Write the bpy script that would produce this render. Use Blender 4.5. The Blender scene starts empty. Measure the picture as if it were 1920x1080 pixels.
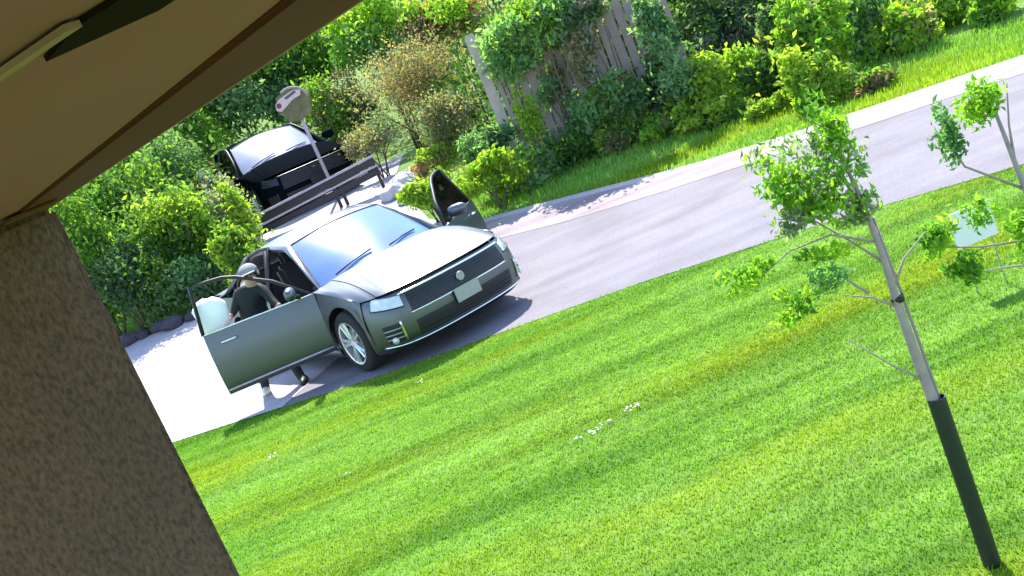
import bpy, bmesh, math, random
import numpy as np
from mathutils import Vector, Matrix

random.seed(7)
rng = np.random.default_rng(11)
SC = bpy.context.scene
COL = SC.collection

# ------------------------------------------------------------------ camera
cam_data = bpy.data.cameras.new('camera')
cam = bpy.data.objects.new('camera', cam_data)
COL.objects.link(cam)
cam_data.sensor_width = 36.0
cam_data.lens = 36.0 * 2000.0 / 1920.0
cam_data.clip_start = 0.05
cam_data.clip_end = 1500
PITCH, ROLL, CAM_H = 0.20, 0.397, 2.352
fw = Vector((0, math.cos(PITCH), -math.sin(PITCH)))
up0 = Vector((0, math.sin(PITCH), math.cos(PITCH)))
rt = Vector((1, 0, 0)) * math.cos(ROLL) - up0 * math.sin(ROLL)
up = up0 * math.cos(ROLL) + Vector((1, 0, 0)) * math.sin(ROLL)
m3 = Matrix((rt, up, -fw)).transposed()
cam.matrix_world = Matrix.Translation((0, 0, CAM_H)) @ m3.to_4x4()
SC.camera = cam

# ------------------------------------------------------------------ light
SUN_EL, SUN_AZ = math.radians(57), math.radians(4)      # azimuth from +Y towards +X
world = bpy.data.worlds.new('World')
SC.world = world
world.use_nodes = True
wn = world.node_tree
bg = wn.nodes['Background']
sky = wn.nodes.new('ShaderNodeTexSky')
sky.sky_type = 'NISHITA'
sky.sun_disc = False
sky.sun_elevation = SUN_EL
sky.sun_rotation = SUN_AZ
sky.air_density = 1.0
sky.dust_density = 0.4
wn.links.new(sky.outputs[0], bg.inputs[0])
bg.inputs[1].default_value = 0.15
sun_d = bpy.data.lights.new('sun', 'SUN')
sun_d.energy = 3.3
sun_d.angle = math.radians(0.5)
sun_d.color = (1.0, 0.95, 0.87)
sun = bpy.data.objects.new('sun', sun_d)
COL.objects.link(sun)
sdir = Vector((math.cos(SUN_EL) * math.sin(SUN_AZ), math.cos(SUN_EL) * math.cos(SUN_AZ), math.sin(SUN_EL)))
sun.rotation_euler = sdir.to_track_quat('Z', 'Y').to_euler()
SC.view_settings.view_transform = 'Standard'
SC.view_settings.look = 'None'
SC.view_settings.exposure = 1.80
SC.view_settings.gamma = 1.0
SC.view_settings.use_curve_mapping = False
SC.cycles.max_bounces = 8
SC.cycles.transparent_max_bounces = 12


# ------------------------------------------------------------------ helpers
def tag(o, label=None, cat=None, group=None, kind=None):
    if label: o['label'] = label
    if cat: o['category'] = cat
    if group: o['group'] = group
    if kind: o['kind'] = kind
    return o


def empty(name, loc=(0, 0, 0), rz=0.0):
    o = bpy.data.objects.new(name, None)
    o.location = loc
    o.rotation_euler = (0, 0, rz)
    o.empty_display_size = 0.1
    COL.objects.link(o)
    return o


def mesh(name, verts, faces, mats=None, parent=None, smooth=False, loc=None, recalc=False, bevel=0.0):
    me = bpy.data.meshes.new(name)
    me.from_pydata([tuple(map(float, v)) for v in verts], [], [tuple(f) for f in faces])
    if recalc or bevel:
        bm = bmesh.new(); bm.from_mesh(me)
        bmesh.ops.remove_doubles(bm, verts=bm.verts, dist=1e-5)
        bmesh.ops.recalc_face_normals(bm, faces=bm.faces)
        if bevel:
            bmesh.ops.bevel(bm, geom=list(bm.edges), offset=bevel, segments=2, affect='EDGES', clamp_overlap=True)
        bm.to_mesh(me); bm.free()
    if mats:
        for m in (mats if isinstance(mats, (list, tuple)) else [mats]):
            me.materials.append(m)
    if smooth:
        me.shade_smooth()
    o = bpy.data.objects.new(name, me)
    COL.objects.link(o)
    if parent: o.parent = parent
    if loc is not None: o.location = loc
    return o


class MB:
    """collects simple solids into one mesh"""
    def __init__(s): s.v = []; s.f = []

    def add(s, v, f):
        n = len(s.v); s.v += [tuple(a) for a in v]; s.f += [tuple(i + n for i in q) for q in f]; return s

    def box(s, c, size, rot=None):
        hx, hy, hz = size[0] / 2, size[1] / 2, size[2] / 2
        vs = [Vector((x * hx, y * hy, z * hz)) for x in (-1, 1) for y in (-1, 1) for z in (-1, 1)]
        if rot is not None:
            R = rot if isinstance(rot, Matrix) else Matrix.Rotation(rot, 3, 'Z')
            vs = [R @ v for v in vs]
        vs = [v + Vector(c) for v in vs]
        return s.add(vs, [(0, 1, 3, 2), (4, 6, 7, 5), (0, 4, 5, 1), (2, 3, 7, 6), (0, 2, 6, 4), (1, 5, 7, 3)])

    def tube(s, pts, rad, n=8, cap=True):
        pts = [Vector(p) for p in pts]
        if not isinstance(rad, (list, tuple)): rad = [rad] * len(pts)
        rings = []
        for i, p in enumerate(pts):
            d = (pts[min(i + 1, len(pts) - 1)] - pts[max(i - 1, 0)]).normalized()
            a = d.orthogonal().normalized() if i == 0 else (rings_a - d * rings_a.dot(d)).normalized()
            rings_a = a
            b = d.cross(a)
            rings.append([p + (a * math.cos(t) + b * math.sin(t)) * rad[i] for t in [2 * math.pi * k / n for k in range(n)]])
        vs = [v for r in rings for v in r]
        fs = [(i * n + k, i * n + (k + 1) % n, (i + 1) * n + (k + 1) % n, (i + 1) * n + k) for i in range(len(pts) - 1) for k in range(n)]
        if cap:
            fs.append(tuple(reversed(range(n)))); fs.append(tuple((len(pts) - 1) * n + k for k in range(n)))
        return s.add(vs, fs)

    def lathe(s, prof, axis, c, n=32, closed=True):
        # prof list of (r, h) ; axis 'x' or 'z'
        vs = []
        for r, h in prof:
            for k in range(n):
                t = 2 * math.pi * k / n
                if axis == 'x': p = (c[0] + h, c[1] + r * math.cos(t), c[2] + r * math.sin(t))
                else: p = (c[0] + r * math.cos(t), c[1] + r * math.sin(t), c[2] + h)
                vs.append(p)
        m = len(prof)
        fs = []
        for i in range(m if closed else m - 1):
            j = (i + 1) % m
            for k in range(n):
                fs.append((i * n + k, i * n + (k + 1) % n, j * n + (k + 1) % n, j * n + k))
        return s.add(vs, fs)

    def grid(s, fn, us, vs_):
        vs = [fn(u, v) for u in us for v in vs_]
        nv = len(vs_)
        fs = [(i * nv + j, (i + 1) * nv + j, (i + 1) * nv + j + 1, i * nv + j + 1) for i in range(len(us) - 1) for j in range(nv - 1)]
        return s.add(vs, fs)

    def prism(s, poly, off):
        n = len(poly); off = Vector(off)
        a = [Vector(p) for p in poly]
        vs = a + [p + off for p in a]
        fs = [tuple(range(n)), tuple(reversed(range(n, 2 * n)))] + [(k, k + n, (k + 1) % n + n, (k + 1) % n) for k in range(n)]
        return s.add(vs, fs)

    def build(s, name, mats=None, parent=None, smooth=False, loc=None, recalc=True, bevel=0.0, angle=None):
        o = mesh(name, s.v, s.f, mats, parent, smooth, loc, recalc, bevel)
        if smooth and angle:
            me = o.data
            bm = bmesh.new(); bm.from_mesh(me)
            for e in bm.edges:
                if len(e.link_faces) == 2 and e.calc_face_angle(0) > angle: e.smooth = False
            bm.to_mesh(me); bm.free()
        return o


# ------------------------------------------------------------------ materials
def mat(name, base=(0.5, 0.5, 0.5), rough=0.6, metal=0.0, spec=0.5, coat=0.0, trans=0.0, ior=1.45, noise=None, bump=None):
    m = bpy.data.materials.new(name); m.use_nodes = True
    nt = m.node_tree; b = nt.nodes['Principled BSDF']
    b.inputs['Base Color'].default_value = (*base, 1)
    b.inputs['Roughness'].default_value = rough
    b.inputs['Metallic'].default_value = metal
    b.inputs['Specular IOR Level'].default_value = spec
    b.inputs['Coat Weight'].default_value = coat
    b.inputs['Coat Roughness'].default_value = 0.05
    b.inputs['Transmission Weight'].default_value = trans
    b.inputs['IOR'].default_value = ior
    if noise:
        sc_, amt = noise
        geo = nt.nodes.new('ShaderNodeTexCoord'); nz = nt.nodes.new('ShaderNodeTexNoise')
        nz.inputs['Scale'].default_value = sc_; nz.inputs['Detail'].default_value = 6
        nt.links.new(geo.outputs['Object'], nz.inputs['Vector'])
        mx = nt.nodes.new('ShaderNodeMix'); mx.data_type = 'RGBA'
        mx.inputs['A'].default_value = (*[c * (1 - amt) for c in base], 1)
        mx.inputs['B'].default_value = (*[min(1, c * (1 + amt)) for c in base], 1)
        nt.links.new(nz.outputs['Fac'], mx.inputs['Factor'])
        nt.links.new(mx.outputs['Result'], b.inputs['Base Color'])
    if bump:
        sc_, st, di = bump
        geo = nt.nodes.new('ShaderNodeTexCoord'); nz = nt.nodes.new('ShaderNodeTexNoise')
        nz.inputs['Scale'].default_value = sc_; nz.inputs['Detail'].default_value = 8
        nt.links.new(geo.outputs['Object'], nz.inputs['Vector'])
        bp = nt.nodes.new('ShaderNodeBump'); bp.inputs['Strength'].default_value = st; bp.inputs['Distance'].default_value = di
        nt.links.new(nz.outputs['Fac'], bp.inputs['Height']); nt.links.new(bp.outputs[0], b.inputs['Normal'])
    return m


def foliage_mat(name, trans=0.58, tint=(1.4, 1.45, 0.6)):
    m = bpy.data.materials.new(name); m.use_nodes = True
    nt = m.node_tree; b = nt.nodes['Principled BSDF']; out = nt.nodes['Material Output']
    at = nt.nodes.new('ShaderNodeAttribute'); at.attribute_name = 'tone'
    b.inputs['Roughness'].default_value = 0.55; b.inputs['Specular IOR Level'].default_value = 0.12
    nt.links.new(at.outputs['Color'], b.inputs['Base Color'])
    tr = nt.nodes.new('ShaderNodeBsdfTranslucent')
    vm = nt.nodes.new('ShaderNodeVectorMath'); vm.operation = 'MULTIPLY'; vm.inputs[1].default_value = tint
    nt.links.new(at.outputs['Color'], vm.inputs[0]); nt.links.new(vm.outputs[0], tr.inputs['Color'])
    ms = nt.nodes.new('ShaderNodeMixShader'); ms.inputs[0].default_value = trans
    nt.links.new(b.outputs[0], ms.inputs[1]); nt.links.new(tr.outputs[0], ms.inputs[2]); nt.links.new(ms.outputs[0], out.inputs['Surface'])
    return m


def streak_coords(nt, angle, sx, sy):
    g = nt.nodes.new('ShaderNodeNewGeometry')
    mp = nt.nodes.new('ShaderNodeMapping')
    mp.inputs['Rotation'].default_value = (0, 0, angle)
    mp.inputs['Scale'].default_value = (sx, sy, 1)
    nt.links.new(g.outputs['Position'], mp.inputs['Vector'])
    return mp


def noise_of(nt, mp, scale, detail=4):
    n = nt.nodes.new('ShaderNodeTexNoise'); n.inputs['Scale'].default_value = scale; n.inputs['Detail'].default_value = detail
    nt.links.new(mp.outputs[0], n.inputs['Vector']); return n


def ramp(nt, src, stops):
    r = nt.nodes.new('ShaderNodeValToRGB')
    e = r.color_ramp.elements
    e[0].position, e[0].color = stops[0][0], (*stops[0][1], 1)
    e[1].position, e[1].color = stops[-1][0], (*stops[-1][1], 1)
    for p, c in stops[1:-1]:
        q = e.new(p); q.color = (*c, 1)
    nt.links.new(src, r.inputs[0]); return r


def mixc(nt, a, b, fac, mode='MIX'):
    mx = nt.nodes.new('ShaderNodeMix'); mx.data_type = 'RGBA'; mx.blend_type = mode
    for sock, val in (('A', a), ('B', b)):
        if isinstance(val, tuple): mx.inputs[sock].default_value = (*val, 1)
        else: nt.links.new(val, mx.inputs[sock])
    if isinstance(fac, float): mx.inputs['Factor'].default_value = fac
    else: nt.links.new(fac, mx.inputs['Factor'])
    return mx.outputs['Result']


ROADANG = math.radians(19)


def lawn_mat(name, k=1.0, trans=0.0, blade=False):
    """mown turf: yellow-olive drifts, streaks painting both mowing lines and tree shadows and small clumps; same world-space pattern for soil and blades"""
    m = bpy.data.materials.new(name); m.use_nodes = True
    nt = m.node_tree; b = nt.nodes['Principled BSDF']; out = nt.nodes['Material Output']
    mp1 = streak_coords(nt, math.radians(10), 0.35, 1.0)
    mp2 = streak_coords(nt, ROADANG, 0.22, 2.6)
    mp3 = streak_coords(nt, math.radians(-55), 0.25, 0.9)
    base = ramp(nt, noise_of(nt, mp1, 0.8, 3).outputs['Fac'],
                [(0.33, (0.064 * k, 0.140 * k, 0.018 * k)), (0.5, (0.086 * k, 0.160 * k, 0.022 * k)), (0.68, (0.102 * k, 0.180 * k, 0.038 * k))])
    olive = ramp(nt, noise_of(nt, mp3, 0.9, 2).outputs['Fac'], [(0.48, (0, 0, 0)), (0.66, (1, 1, 1))])
    c = mixc(nt, base.outputs[0], (0.108 * k, 0.155 * k, 0.010 * k), olive.outputs[0])
    st = ramp(nt, noise_of(nt, mp2, 0.9, 4).outputs['Fac'], [(0.38, (0.72, 0.77, 0.68)), (0.50, (1, 1, 1)), (0.66, (1.14, 1.09, 1.15))])  # streak tint: mowing lines plus tree shadows painted into the turf
    c = mixc(nt, c, st.outputs[0], 1.0, 'MULTIPLY')
    mp4 = streak_coords(nt, math.radians(24), 0.5, 7.0)
    s2 = ramp(nt, noise_of(nt, mp4, 1.6, 5).outputs['Fac'], [(0.35, (0.84, 0.86, 0.78)), (0.65, (1.10, 1.08, 1.10))])
    c = mixc(nt, c, s2.outputs[0], 1.0, 'MULTIPLY')
    mp5 = streak_coords(nt, 0, 1.0, 1.0)
    s3 = ramp(nt, noise_of(nt, mp5, 9, 4).outputs['Fac'], [(0.32, (0.82, 0.86, 0.80)), (0.60, (1.05, 1.04, 1.05))])
    c = mixc(nt, c, s3.outputs[0], 1.0, 'MULTIPLY')
    if blade:
        at = nt.nodes.new('ShaderNodeAttribute'); at.attribute_name = 'tone'
        c = mixc(nt, c, at.outputs['Color'], 1.0, 'MULTIPLY')
    nt.links.new(c, b.inputs['Base Color'])
    b.inputs['Roughness'].default_value = 0.75; b.inputs['Specular IOR Level'].default_value = 0.08
    if trans:
        tr = nt.nodes.new('ShaderNodeBsdfTranslucent')
        vm = nt.nodes.new('ShaderNodeVectorMath'); vm.operation = 'MULTIPLY'; vm.inputs[1].default_value = (1.2, 1.25, 0.7)
        nt.links.new(c, vm.inputs[0]); nt.links.new(vm.outputs[0], tr.inputs['Color'])
        ms = nt.nodes.new('ShaderNodeMixShader'); ms.inputs[0].default_value = trans
        nt.links.new(b.outputs[0], ms.inputs[1]); nt.links.new(tr.outputs[0], ms.inputs[2]); nt.links.new(ms.outputs[0], out.inputs['Surface'])
    return m


def paving_mat(name, c0, c1, along=0.25, across=2.5, sc_=1.2, crack=True):
    m = bpy.data.materials.new(name); m.use_nodes = True
    nt = m.node_tree; b = nt.nodes['Principled BSDF']
    mp = streak_coords(nt, ROADANG, along, across)
    mpf = streak_coords(nt, 0, 1, 1)
    r = ramp(nt, noise_of(nt, mp, sc_, 5).outputs['Fac'], [(0.35, c0), (0.65, c1)])
    fine = ramp(nt, noise_of(nt, mpf, 45, 6).outputs['Fac'], [(0.3, (0.82, 0.82, 0.82)), (0.7, (1.1, 1.1, 1.1))])
    blot = ramp(nt, noise_of(nt, mpf, 1.1, 5).outputs['Fac'], [(0.32, (0.82, 0.80, 0.80)), (0.55, (1, 1, 1))])
    c = mixc(nt, r.outputs[0], fine.outputs[0], 1.0, 'MULTIPLY')
    c = mixc(nt, c, blot.outputs[0], 1.0, 'MULTIPLY')
    nt.links.new(c, b.inputs['Base Color'])
    b.inputs['Roughness'].default_value = 0.85; b.inputs['Specular IOR Level'].default_value = 0.3
    bp = nt.nodes.new('ShaderNodeBump'); bp.inputs['Strength'].default_value = 0.35; bp.inputs['Distance'].default_value = 0.004
    nt.links.new(noise_of(nt, mpf, 120, 3).outputs['Fac'], bp.inputs['Height']); nt.links.new(bp.outputs[0], b.inputs['Normal'])
    return m


M = {}
M['soil'] = lawn_mat('turf_soil', 1.3)
M['blade'] = lawn_mat('turf_blades', 2.35, 0.5, True)
M['asphalt'] = paving_mat('worn_asphalt', (0.165, 0.152, 0.172), (0.200, 0.185, 0.206))
M['concrete'] = paving_mat('pale_concrete', (0.36, 0.325, 0.345), (0.48, 0.44, 0.46), 0.5, 1.6)
M['gutter'] = paving_mat('gutter_concrete', (0.25, 0.205, 0.215), (0.33, 0.275, 0.285), 0.3, 3)
M['kerb'] = paving_mat('kerb_concrete', (0.36, 0.32, 0.31), (0.44, 0.39, 0.38))
M['leaf'] = foliage_mat('leaf')
M['stem'] = mat('stem_bark', (0.11, 0.08, 0.055), 0.9, noise=(14, 0.4))
M['grey_bark'] = mat('grey_bark', (0.30, 0.25, 0.24), 0.85, noise=(22, 0.35), bump=(60, 0.5, 0.004))
M['guard'] = mat('black_guard', (0.012, 0.020, 0.018), 0.45, noise=(30, 0.3), bump=(25, 0.3, 0.003))
M['plank'] = mat('weathered_wood', (0.29, 0.235, 0.225), 0.9, noise=(6, 0.3), bump=(18, 0.6, 0.01))
M['plank2'] = mat('bleached_wood', (0.42, 0.345, 0.31), 0.9, noise=(6, 0.25), bump=(18, 0.6, 0.01))
M['trim'] = mat('brown_trim', (0.105, 0.024, 0.026), 0.7, spec=0.1, noise=(3, 0.25), bump=(40, 0.2, 0.002))
M['soffit'] = mat('brown_soffit', (0.29, 0.112, 0.20), 0.8, spec=0.1, noise=(2.5, 0.12), bump=(60, 0.15, 0.002))
M['slotdark'] = mat('slot_dark', (0.016, 0.009, 0.007), 0.9, spec=0.03, noise=(8, 0.3))
M['strip'] = mat('pale_strip', (0.34, 0.19, 0.23), 0.8, spec=0.1, noise=(20, 0.2))
M['rust'] = mat('rust_bracket', (0.10, 0.028, 0.012), 0.7, noise=(20, 0.3))
M['rock'] = mat('pale_rock', (0.46, 0.43, 0.46), 0.9, noise=(9, 0.35), bump=(20, 0.8, 0.02))
M['dark_rock'] = mat('dark_rock', (0.055, 0.045, 0.060), 0.9, noise=(9, 0.4), bump=(20, 0.8, 0.02))
M['petal'] = mat('white_petal', (0.75, 0.78, 0.68), 0.6, noise=(30, 0.1))
M['sign_white'] = mat('sign_white', (0.72, 0.74, 0.74), 0.5, noise=(12, 0.06))
M['steel'] = mat('galvanised_steel', (0.32, 0.33, 0.35), 0.45, 0.7, noise=(15, 0.15))
M['rail_top'] = mat('lit_rail_grey', (0.42, 0.34, 0.40), 0.6, 0.0, noise=(9, 0.3))  # pale grey; the rails' sunlit tops are painted into this colour
M['rail_dark'] = mat('dark_rail', (0.020, 0.017, 0.022), 0.5, noise=(9, 0.3))
M['olive'] = mat('weathered_olive', (0.14, 0.12, 0.06), 0.85, noise=(7, 0.6), bump=(30, 0.6, 0.01))
M['pinkish'] = mat('faded_pink_white', (0.50, 0.40, 0.42), 0.7, noise=(18, 0.2))
M['red'] = mat('faded_red', (0.20, 0.02, 0.035), 0.6, noise=(20, 0.2))
M['letter'] = mat('dark_print', (0.09, 0.05, 0.08), 0.6, noise=(20, 0.2))
# car
M['paint'] = mat('grey_metallic_paint', (0.030, 0.044, 0.060), 0.42, 0.9, coat=1.0, noise=(400, 0.05))
M['paint'].node_tree.nodes['Principled BSDF'].inputs['Coat Roughness'].default_value = 0.42
M['paint'].node_tree.nodes['Principled BSDF'].inputs['Coat IOR'].default_value = 1.85
M['paint2'] = mat('black_paint', (0.004, 0.006, 0.008), 0.6, 0.0, spec=0.03, coat=0.0, noise=(400, 0.05))
M['paint2'].node_tree.nodes['Principled BSDF'].inputs['IOR'].default_value = 1.04
M['glass'] = mat('windscreen_glass', (0.115, 0.195, 0.43), 0.24, 0.0, spec=0.4, coat=0.0, ior=1.5, noise=(3, 0.3))  # blue sky reflection is put into the base colour
M['glass2'] = mat('pale_sky_glass', (0.26, 0.28, 0.38), 0.35, 0.1, spec=0.4, noise=(3, 0.3))  # pale lavender paints reflected sky on the parked car's glass
M['lamp'] = mat('headlamp_glass', (0.62, 0.64, 0.62), 0.08, 0.2, coat=1.0, noise=(14, 0.3))
M['chrome'] = mat('chrome', (0.75, 0.77, 0.78), 0.14, 1.0, noise=(40, 0.05))
M['black'] = mat('black_plastic', (0.014, 0.014, 0.016), 0.5, noise=(40, 0.2))
M['grille'] = mat('grille_grey', (0.018, 0.024, 0.030), 0.35, 0.2, noise=(40, 0.2))
M['rubber'] = mat('tyre_rubber', (0.018, 0.018, 0.019), 0.8, noise=(50, 0.3), bump=(90, 0.4, 0.003))
M['rim'] = mat('alloy_silver', (0.66, 0.67, 0.68), 0.3, 0.7, noise=(20, 0.08))
M['interior'] = mat('dark_interior', (0.022, 0.021, 0.023), 0.75, noise=(30, 0.3))
M['seatm'] = mat('seat_leather', (0.05, 0.045, 0.043), 0.55, noise=(30, 0.25))
M['plate'] = mat('number_plate', (0.30, 0.315, 0.29), 0.5, noise=(12, 0.08))
# person
M['jacket'] = mat('dark_jacket', (0.012, 0.018, 0.020), 0.85, noise=(18, 0.4))
M['trousers'] = mat('dark_trousers', (0.020, 0.020, 0.026), 0.85, noise=(18, 0.4))
M['skin'] = mat('skin', (0.42, 0.26, 0.19), 0.55, noise=(14, 0.1))
M['capm'] = mat('grey_cap', (0.24, 0.245, 0.24), 0.85, noise=(25, 0.3))
M['whitecloth'] = mat('white_bag', (0.82, 0.88, 0.88), 0.6, noise=(14, 0.08))
M['hair'] = mat('grey_hair', (0.18, 0.17, 0.16), 0.8, noise=(40, 0.3))


def stucco():
    m = bpy.data.materials.new('rough_stucco'); m.use_nodes = True
    nt = m.node_tree; b = nt.nodes['Principled BSDF']
    tc = nt.nodes.new('ShaderNodeTexCoord')
    mp = nt.nodes.new('ShaderNodeMapping'); mp.inputs['Scale'].default_value = (1, 1, 0.55)
    nt.links.new(tc.outputs['Object'], mp.inputs['Vector'])
    n1 = noise_of(nt, mp, 120, 8); n2 = noise_of(nt, mp, 5, 3)
    r = ramp(nt, n1.outputs['Fac'], [(0.34, (0.070, 0.040, 0.034)), (0.50, (0.112, 0.066, 0.052)), (0.66, (0.145, 0.088, 0.070))])
    r2 = ramp(nt, n2.outputs['Fac'], [(0.3, (0.85, 0.82, 0.80)), (0.7, (1.1, 1.08, 1.02))])
    c = mixc(nt, r.outputs[0], r2.outputs[0], 1.0, 'MULTIPLY')
    nt.links.new(c, b.inputs['Base Color']); b.inputs['Roughness'].default_value = 0.95
    bp = nt.nodes.new('ShaderNodeBump'); bp.inputs['Strength'].default_value = 1.0; bp.inputs['Distance'].default_value = 0.012
    nt.links.new(n1.outputs['Fac'], bp.inputs['Height']); nt.links.new(bp.outputs[0], b.inputs['Normal'])
    return m


M['stucco'] = stucco()

# ------------------------------------------------------------------ terrain
ZY = [(-400, 0), (13.6, 0), (14.2, 0.02), (14.8, 0.11), (20.0, 0.94), (20.7, 1.03), (21.5, 1.06), (27, 1.1), (34, 2.0), (60, 9.0), (120, 14), (500, 20)]
ZYx = [a for a, _ in ZY]; ZYz = [b for _, b in ZY]


def gz(y): return float(np.interp(y, ZYx, ZYz))


yst = sorted(set([-60, -30, -10, 0, 3, 6, 9] + [round(9.5 + 0.5 * i, 2) for i in range(8)] + [13.6, 14.2, 14.8] + [15 + i for i in range(6)] + [20.7, 21.5, 24, 27, 30, 34, 40, 50, 60, 90, 120, 200, 400]))
xst = [-400, -120, -60, -30, -15, -8, -4, 0, 4, 8, 15, 30, 60, 120, 400]
g = MB().grid(lambda x, y: (x, y, gz(y)), xst, yst)
ground = g.build('ground', M['soil'])
tag(ground, kind='structure')


def strip(poly, dz, ext=None):
    """rows of a sheet that follows the terrain inside a polygon that is single-span in x for each y"""
    ys = sorted(set([round(min(p[1] for p in poly) + 1e-4, 4), round(max(p[1] for p in poly) - 1e-4, 4)] +
                    [p[1] for p in poly] + [y for y in yst if min(p[1] for p in poly) < y < max(p[1] for p in poly)] +
                    list(np.arange(min(p[1] for p in poly) + 0.05, max(p[1] for p in poly), 0.12))))
    rows = []
    n = len(poly)
    for y in ys:
        xs = []
        for i in range(n):
            (x0, y0), (x1, y1) = poly[i], poly[(i + 1) % n]
            if (y0 - y) * (y1 - y) <= 0 and y0 != y1:
                xs.append(x0 + (x1 - x0) * (y - y0) / (y1 - y0))
        if len(xs) >= 2: rows.append((y, min(xs), max(xs)))
    mb = MB(); v = []; f = []
    for y, a, b in rows:
        v += [(a, y, gz(y) + dz), (b, y, gz(y) + dz)]
    for i in range(len(rows) - 1):
        f.append((2 * i, 2 * i + 1, 2 * i + 3, 2 * i + 2))
    return mb.add(v, f)


NEAR = [(-30, 20.5), (-12, 13.7), (-6.5, 11.85), (-3.82, 10.93), (-1.7, 10.16), (1.11, 9.5), (2.69, 8.93), (4.14, 8.22), (8, 6.4), (14, 3.4), (30, -5)]
FAR = [(-0.2, 15.75), (0.5, 15.42), (1.45, 14.95), (3.33, 13.95), (4.9, 13.1), (6.2, 12.5), (8.5, 11.3), (14, 8.4), (30, 0.4)]
INNER = [(x - 0.27, y - 0.82) for x, y in FAR]
# driveway: pale slab on the left and up the slope
drive = [(-30, 20.45), (-12, 13.7), (-6.5, 11.85), (-3.82, 10.93), (-2.6, 10.50), (-0.9, 14.6), (-0.46, 14.95), (-0.2, 15.75), (-0.8, 17.0), (-1.25, 20), (-1.2, 27), (-5.2, 27), (-4.1, 19), (-4.3, 17.2), (-5.2, 16.7), (-7.2, 17.15), (-13, 19.5), (-30, 27)]
dr_a = [(-14, 14.4), (-12, 13.7), (-6.5, 11.85), (-3.82, 10.93), (-2.6, 10.50), (-0.9, 14.6), (-0.46, 14.95), (-0.2, 15.75), (-0.8, 17.0), (-4.3, 17.0), (-4.7, 16.85), (-6.9, 17.15), (-14, 17.3)]
tag(strip(dr_a, 0.010).build('driveway', M['concrete']), kind='structure')
tag(strip([(-4.35, 17.0), (-0.8, 17.0), (-1.25, 20), (-1.2, 27), (-5.2, 27), (-4.3, 20)], 0.014).build('driveway_slope', M['concrete']), kind='structure')
road = [(-2.6, 10.50), (-1.7, 10.16), (1.11, 9.5), (2.69, 8.93), (4.14, 8.22), (8, 6.4), (14, 3.4), (30, -5)] + list(reversed(INNER)) + [(-0.9, 14.6)]
tag(strip(road, 0.006).build('road', M['asphalt']), kind='structure')
gut = FAR + list(reversed(INNER))
tag(strip(gut, 0.010).build('gutter', M['gutter']), kind='structure')
# kerb along the far side
kv = []; kf = []
prof = [(0.0, -0.005), (0.06, 0.022), (0.11, 0.03), (0.16, 0.03), (0.16, -0.1)]
pts = []
for (x0, y0), (x1, y1) in zip(FAR, FAR[1:]):
    for t in np.arange(0, 1, 0.2): pts.append((x0 + (x1 - x0) * t, y0 + (y1 - y0) * t))
for i, (x, y) in enumerate(pts):
    for o_, z_ in prof:
        kv.append((x + 0.47 * o_, y + 0.88 * o_, gz(y) + 0.01 + z_))
for i in range(len(pts) - 1):
    for k in range(4):
        kf.append((i * 5 + k, i * 5 + k + 1, (i + 1) * 5 + k + 1, (i + 1) * 5 + k))
kf.append((0, 1, 2, 3, 4))
tag(mesh('kerb', kv, kf, M['kerb'], recalc=True), kind='structure')


# ------------------------------------------------------------------ porch: pillar, beam, soffit
th = math.atan2(0.462, 0.887)            # yaw of the porch
c_, s_ = math.cos(th), math.sin(th)
def por(a, b, z):                         # a across to the left/back of the outer line, b along the outer line away from camera
    return (-0.028 - 0.474 * b - 0.881 * a, 0.84 + 0.881 * b - 0.474 * a, z)
pl = MB()
b0 = 1.667
for (a0, a1, bb0, bb1, z0, z1) in [(0.005, 0.62, b0, b0 + 0.5, 0.0, 2.4285)]:
    pts8 = [por(a, b, z) for a in (a0, a1) for b in (bb0, bb1) for z in (z0, z1)]
    pl.add(pts8, [(0, 1, 3, 2), (4, 6, 7, 5), (0, 4, 5, 1), (2, 3, 7, 6), (0, 2, 6, 4), (1, 5, 7, 3)])
pil = pl.build('pillar', M['stucco'], bevel=0.012)
tag(pil, 'brown stucco porch pillar filling the lower left corner of the view', 'pillar')
roofp = empty('porch_roof', por(0, 1, 2.43))
tag(roofp, 'brown porch roof edge and soffit overhead at upper left', 'roof')
def pbox(name, a0, a1, bb0, bb1, z0, z1, m, parent, bev=0.003, a0b=None):
    o_ = Vector(roofp.location)
    pts8 = [Vector(por(a, b, z)) - o_ for a in (a0, a1) for b in (bb0, bb1) for z in (z0, z1)]
    return MB().add(pts8, [(0, 1, 3, 2), (4, 6, 7, 5), (0, 4, 5, 1), (2, 3, 7, 6), (0, 2, 6, 4), (1, 5, 7, 3)]).build(name, m, parent, bevel=bev)
pbox('trim_board', 0.0, 0.105, -1.6, 4.2, 2.430, 2.60, M['trim'], roofp)
pbox('soffit_board', 0.1055, 1.6, -1.6, 4.2, 2.434, 2.60, M['soffit'], roofp)
pbox('drip_edge', -0.008, -0.001, -1.6, 4.2, 2.4305, 2.60, M['strip'], roofp, 0.001)
def zbox(name, P, z0, z1, m):
    o_ = Vector(roofp.location)
    return MB().prism([Vector((x, y, z0)) - o_ for x, y in P], (0, 0, z1 - z0)).build(name, m, roofp)
zbox('soffit_slot', [(-.16, .525), (-.125, .47), (-.055, .42), (-.04, .46), (-.10, .514)], 2.431, 2.4338, M['slotdark'])  # thin dark sheet under the soffit, its colour stands for the gap's shade
zbox('slot_strip', [(-.29, .60), (-.128, .462), (-.122, .466), (-.284, .606)], 2.4295, 2.4325, M['strip'])
zbox('corner_bracket', [(-.80, 2.20), (-.72, 2.05), (-.80, 2.01), (-.89, 2.17)], 2.424, 2.4285, M['rust'])


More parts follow.
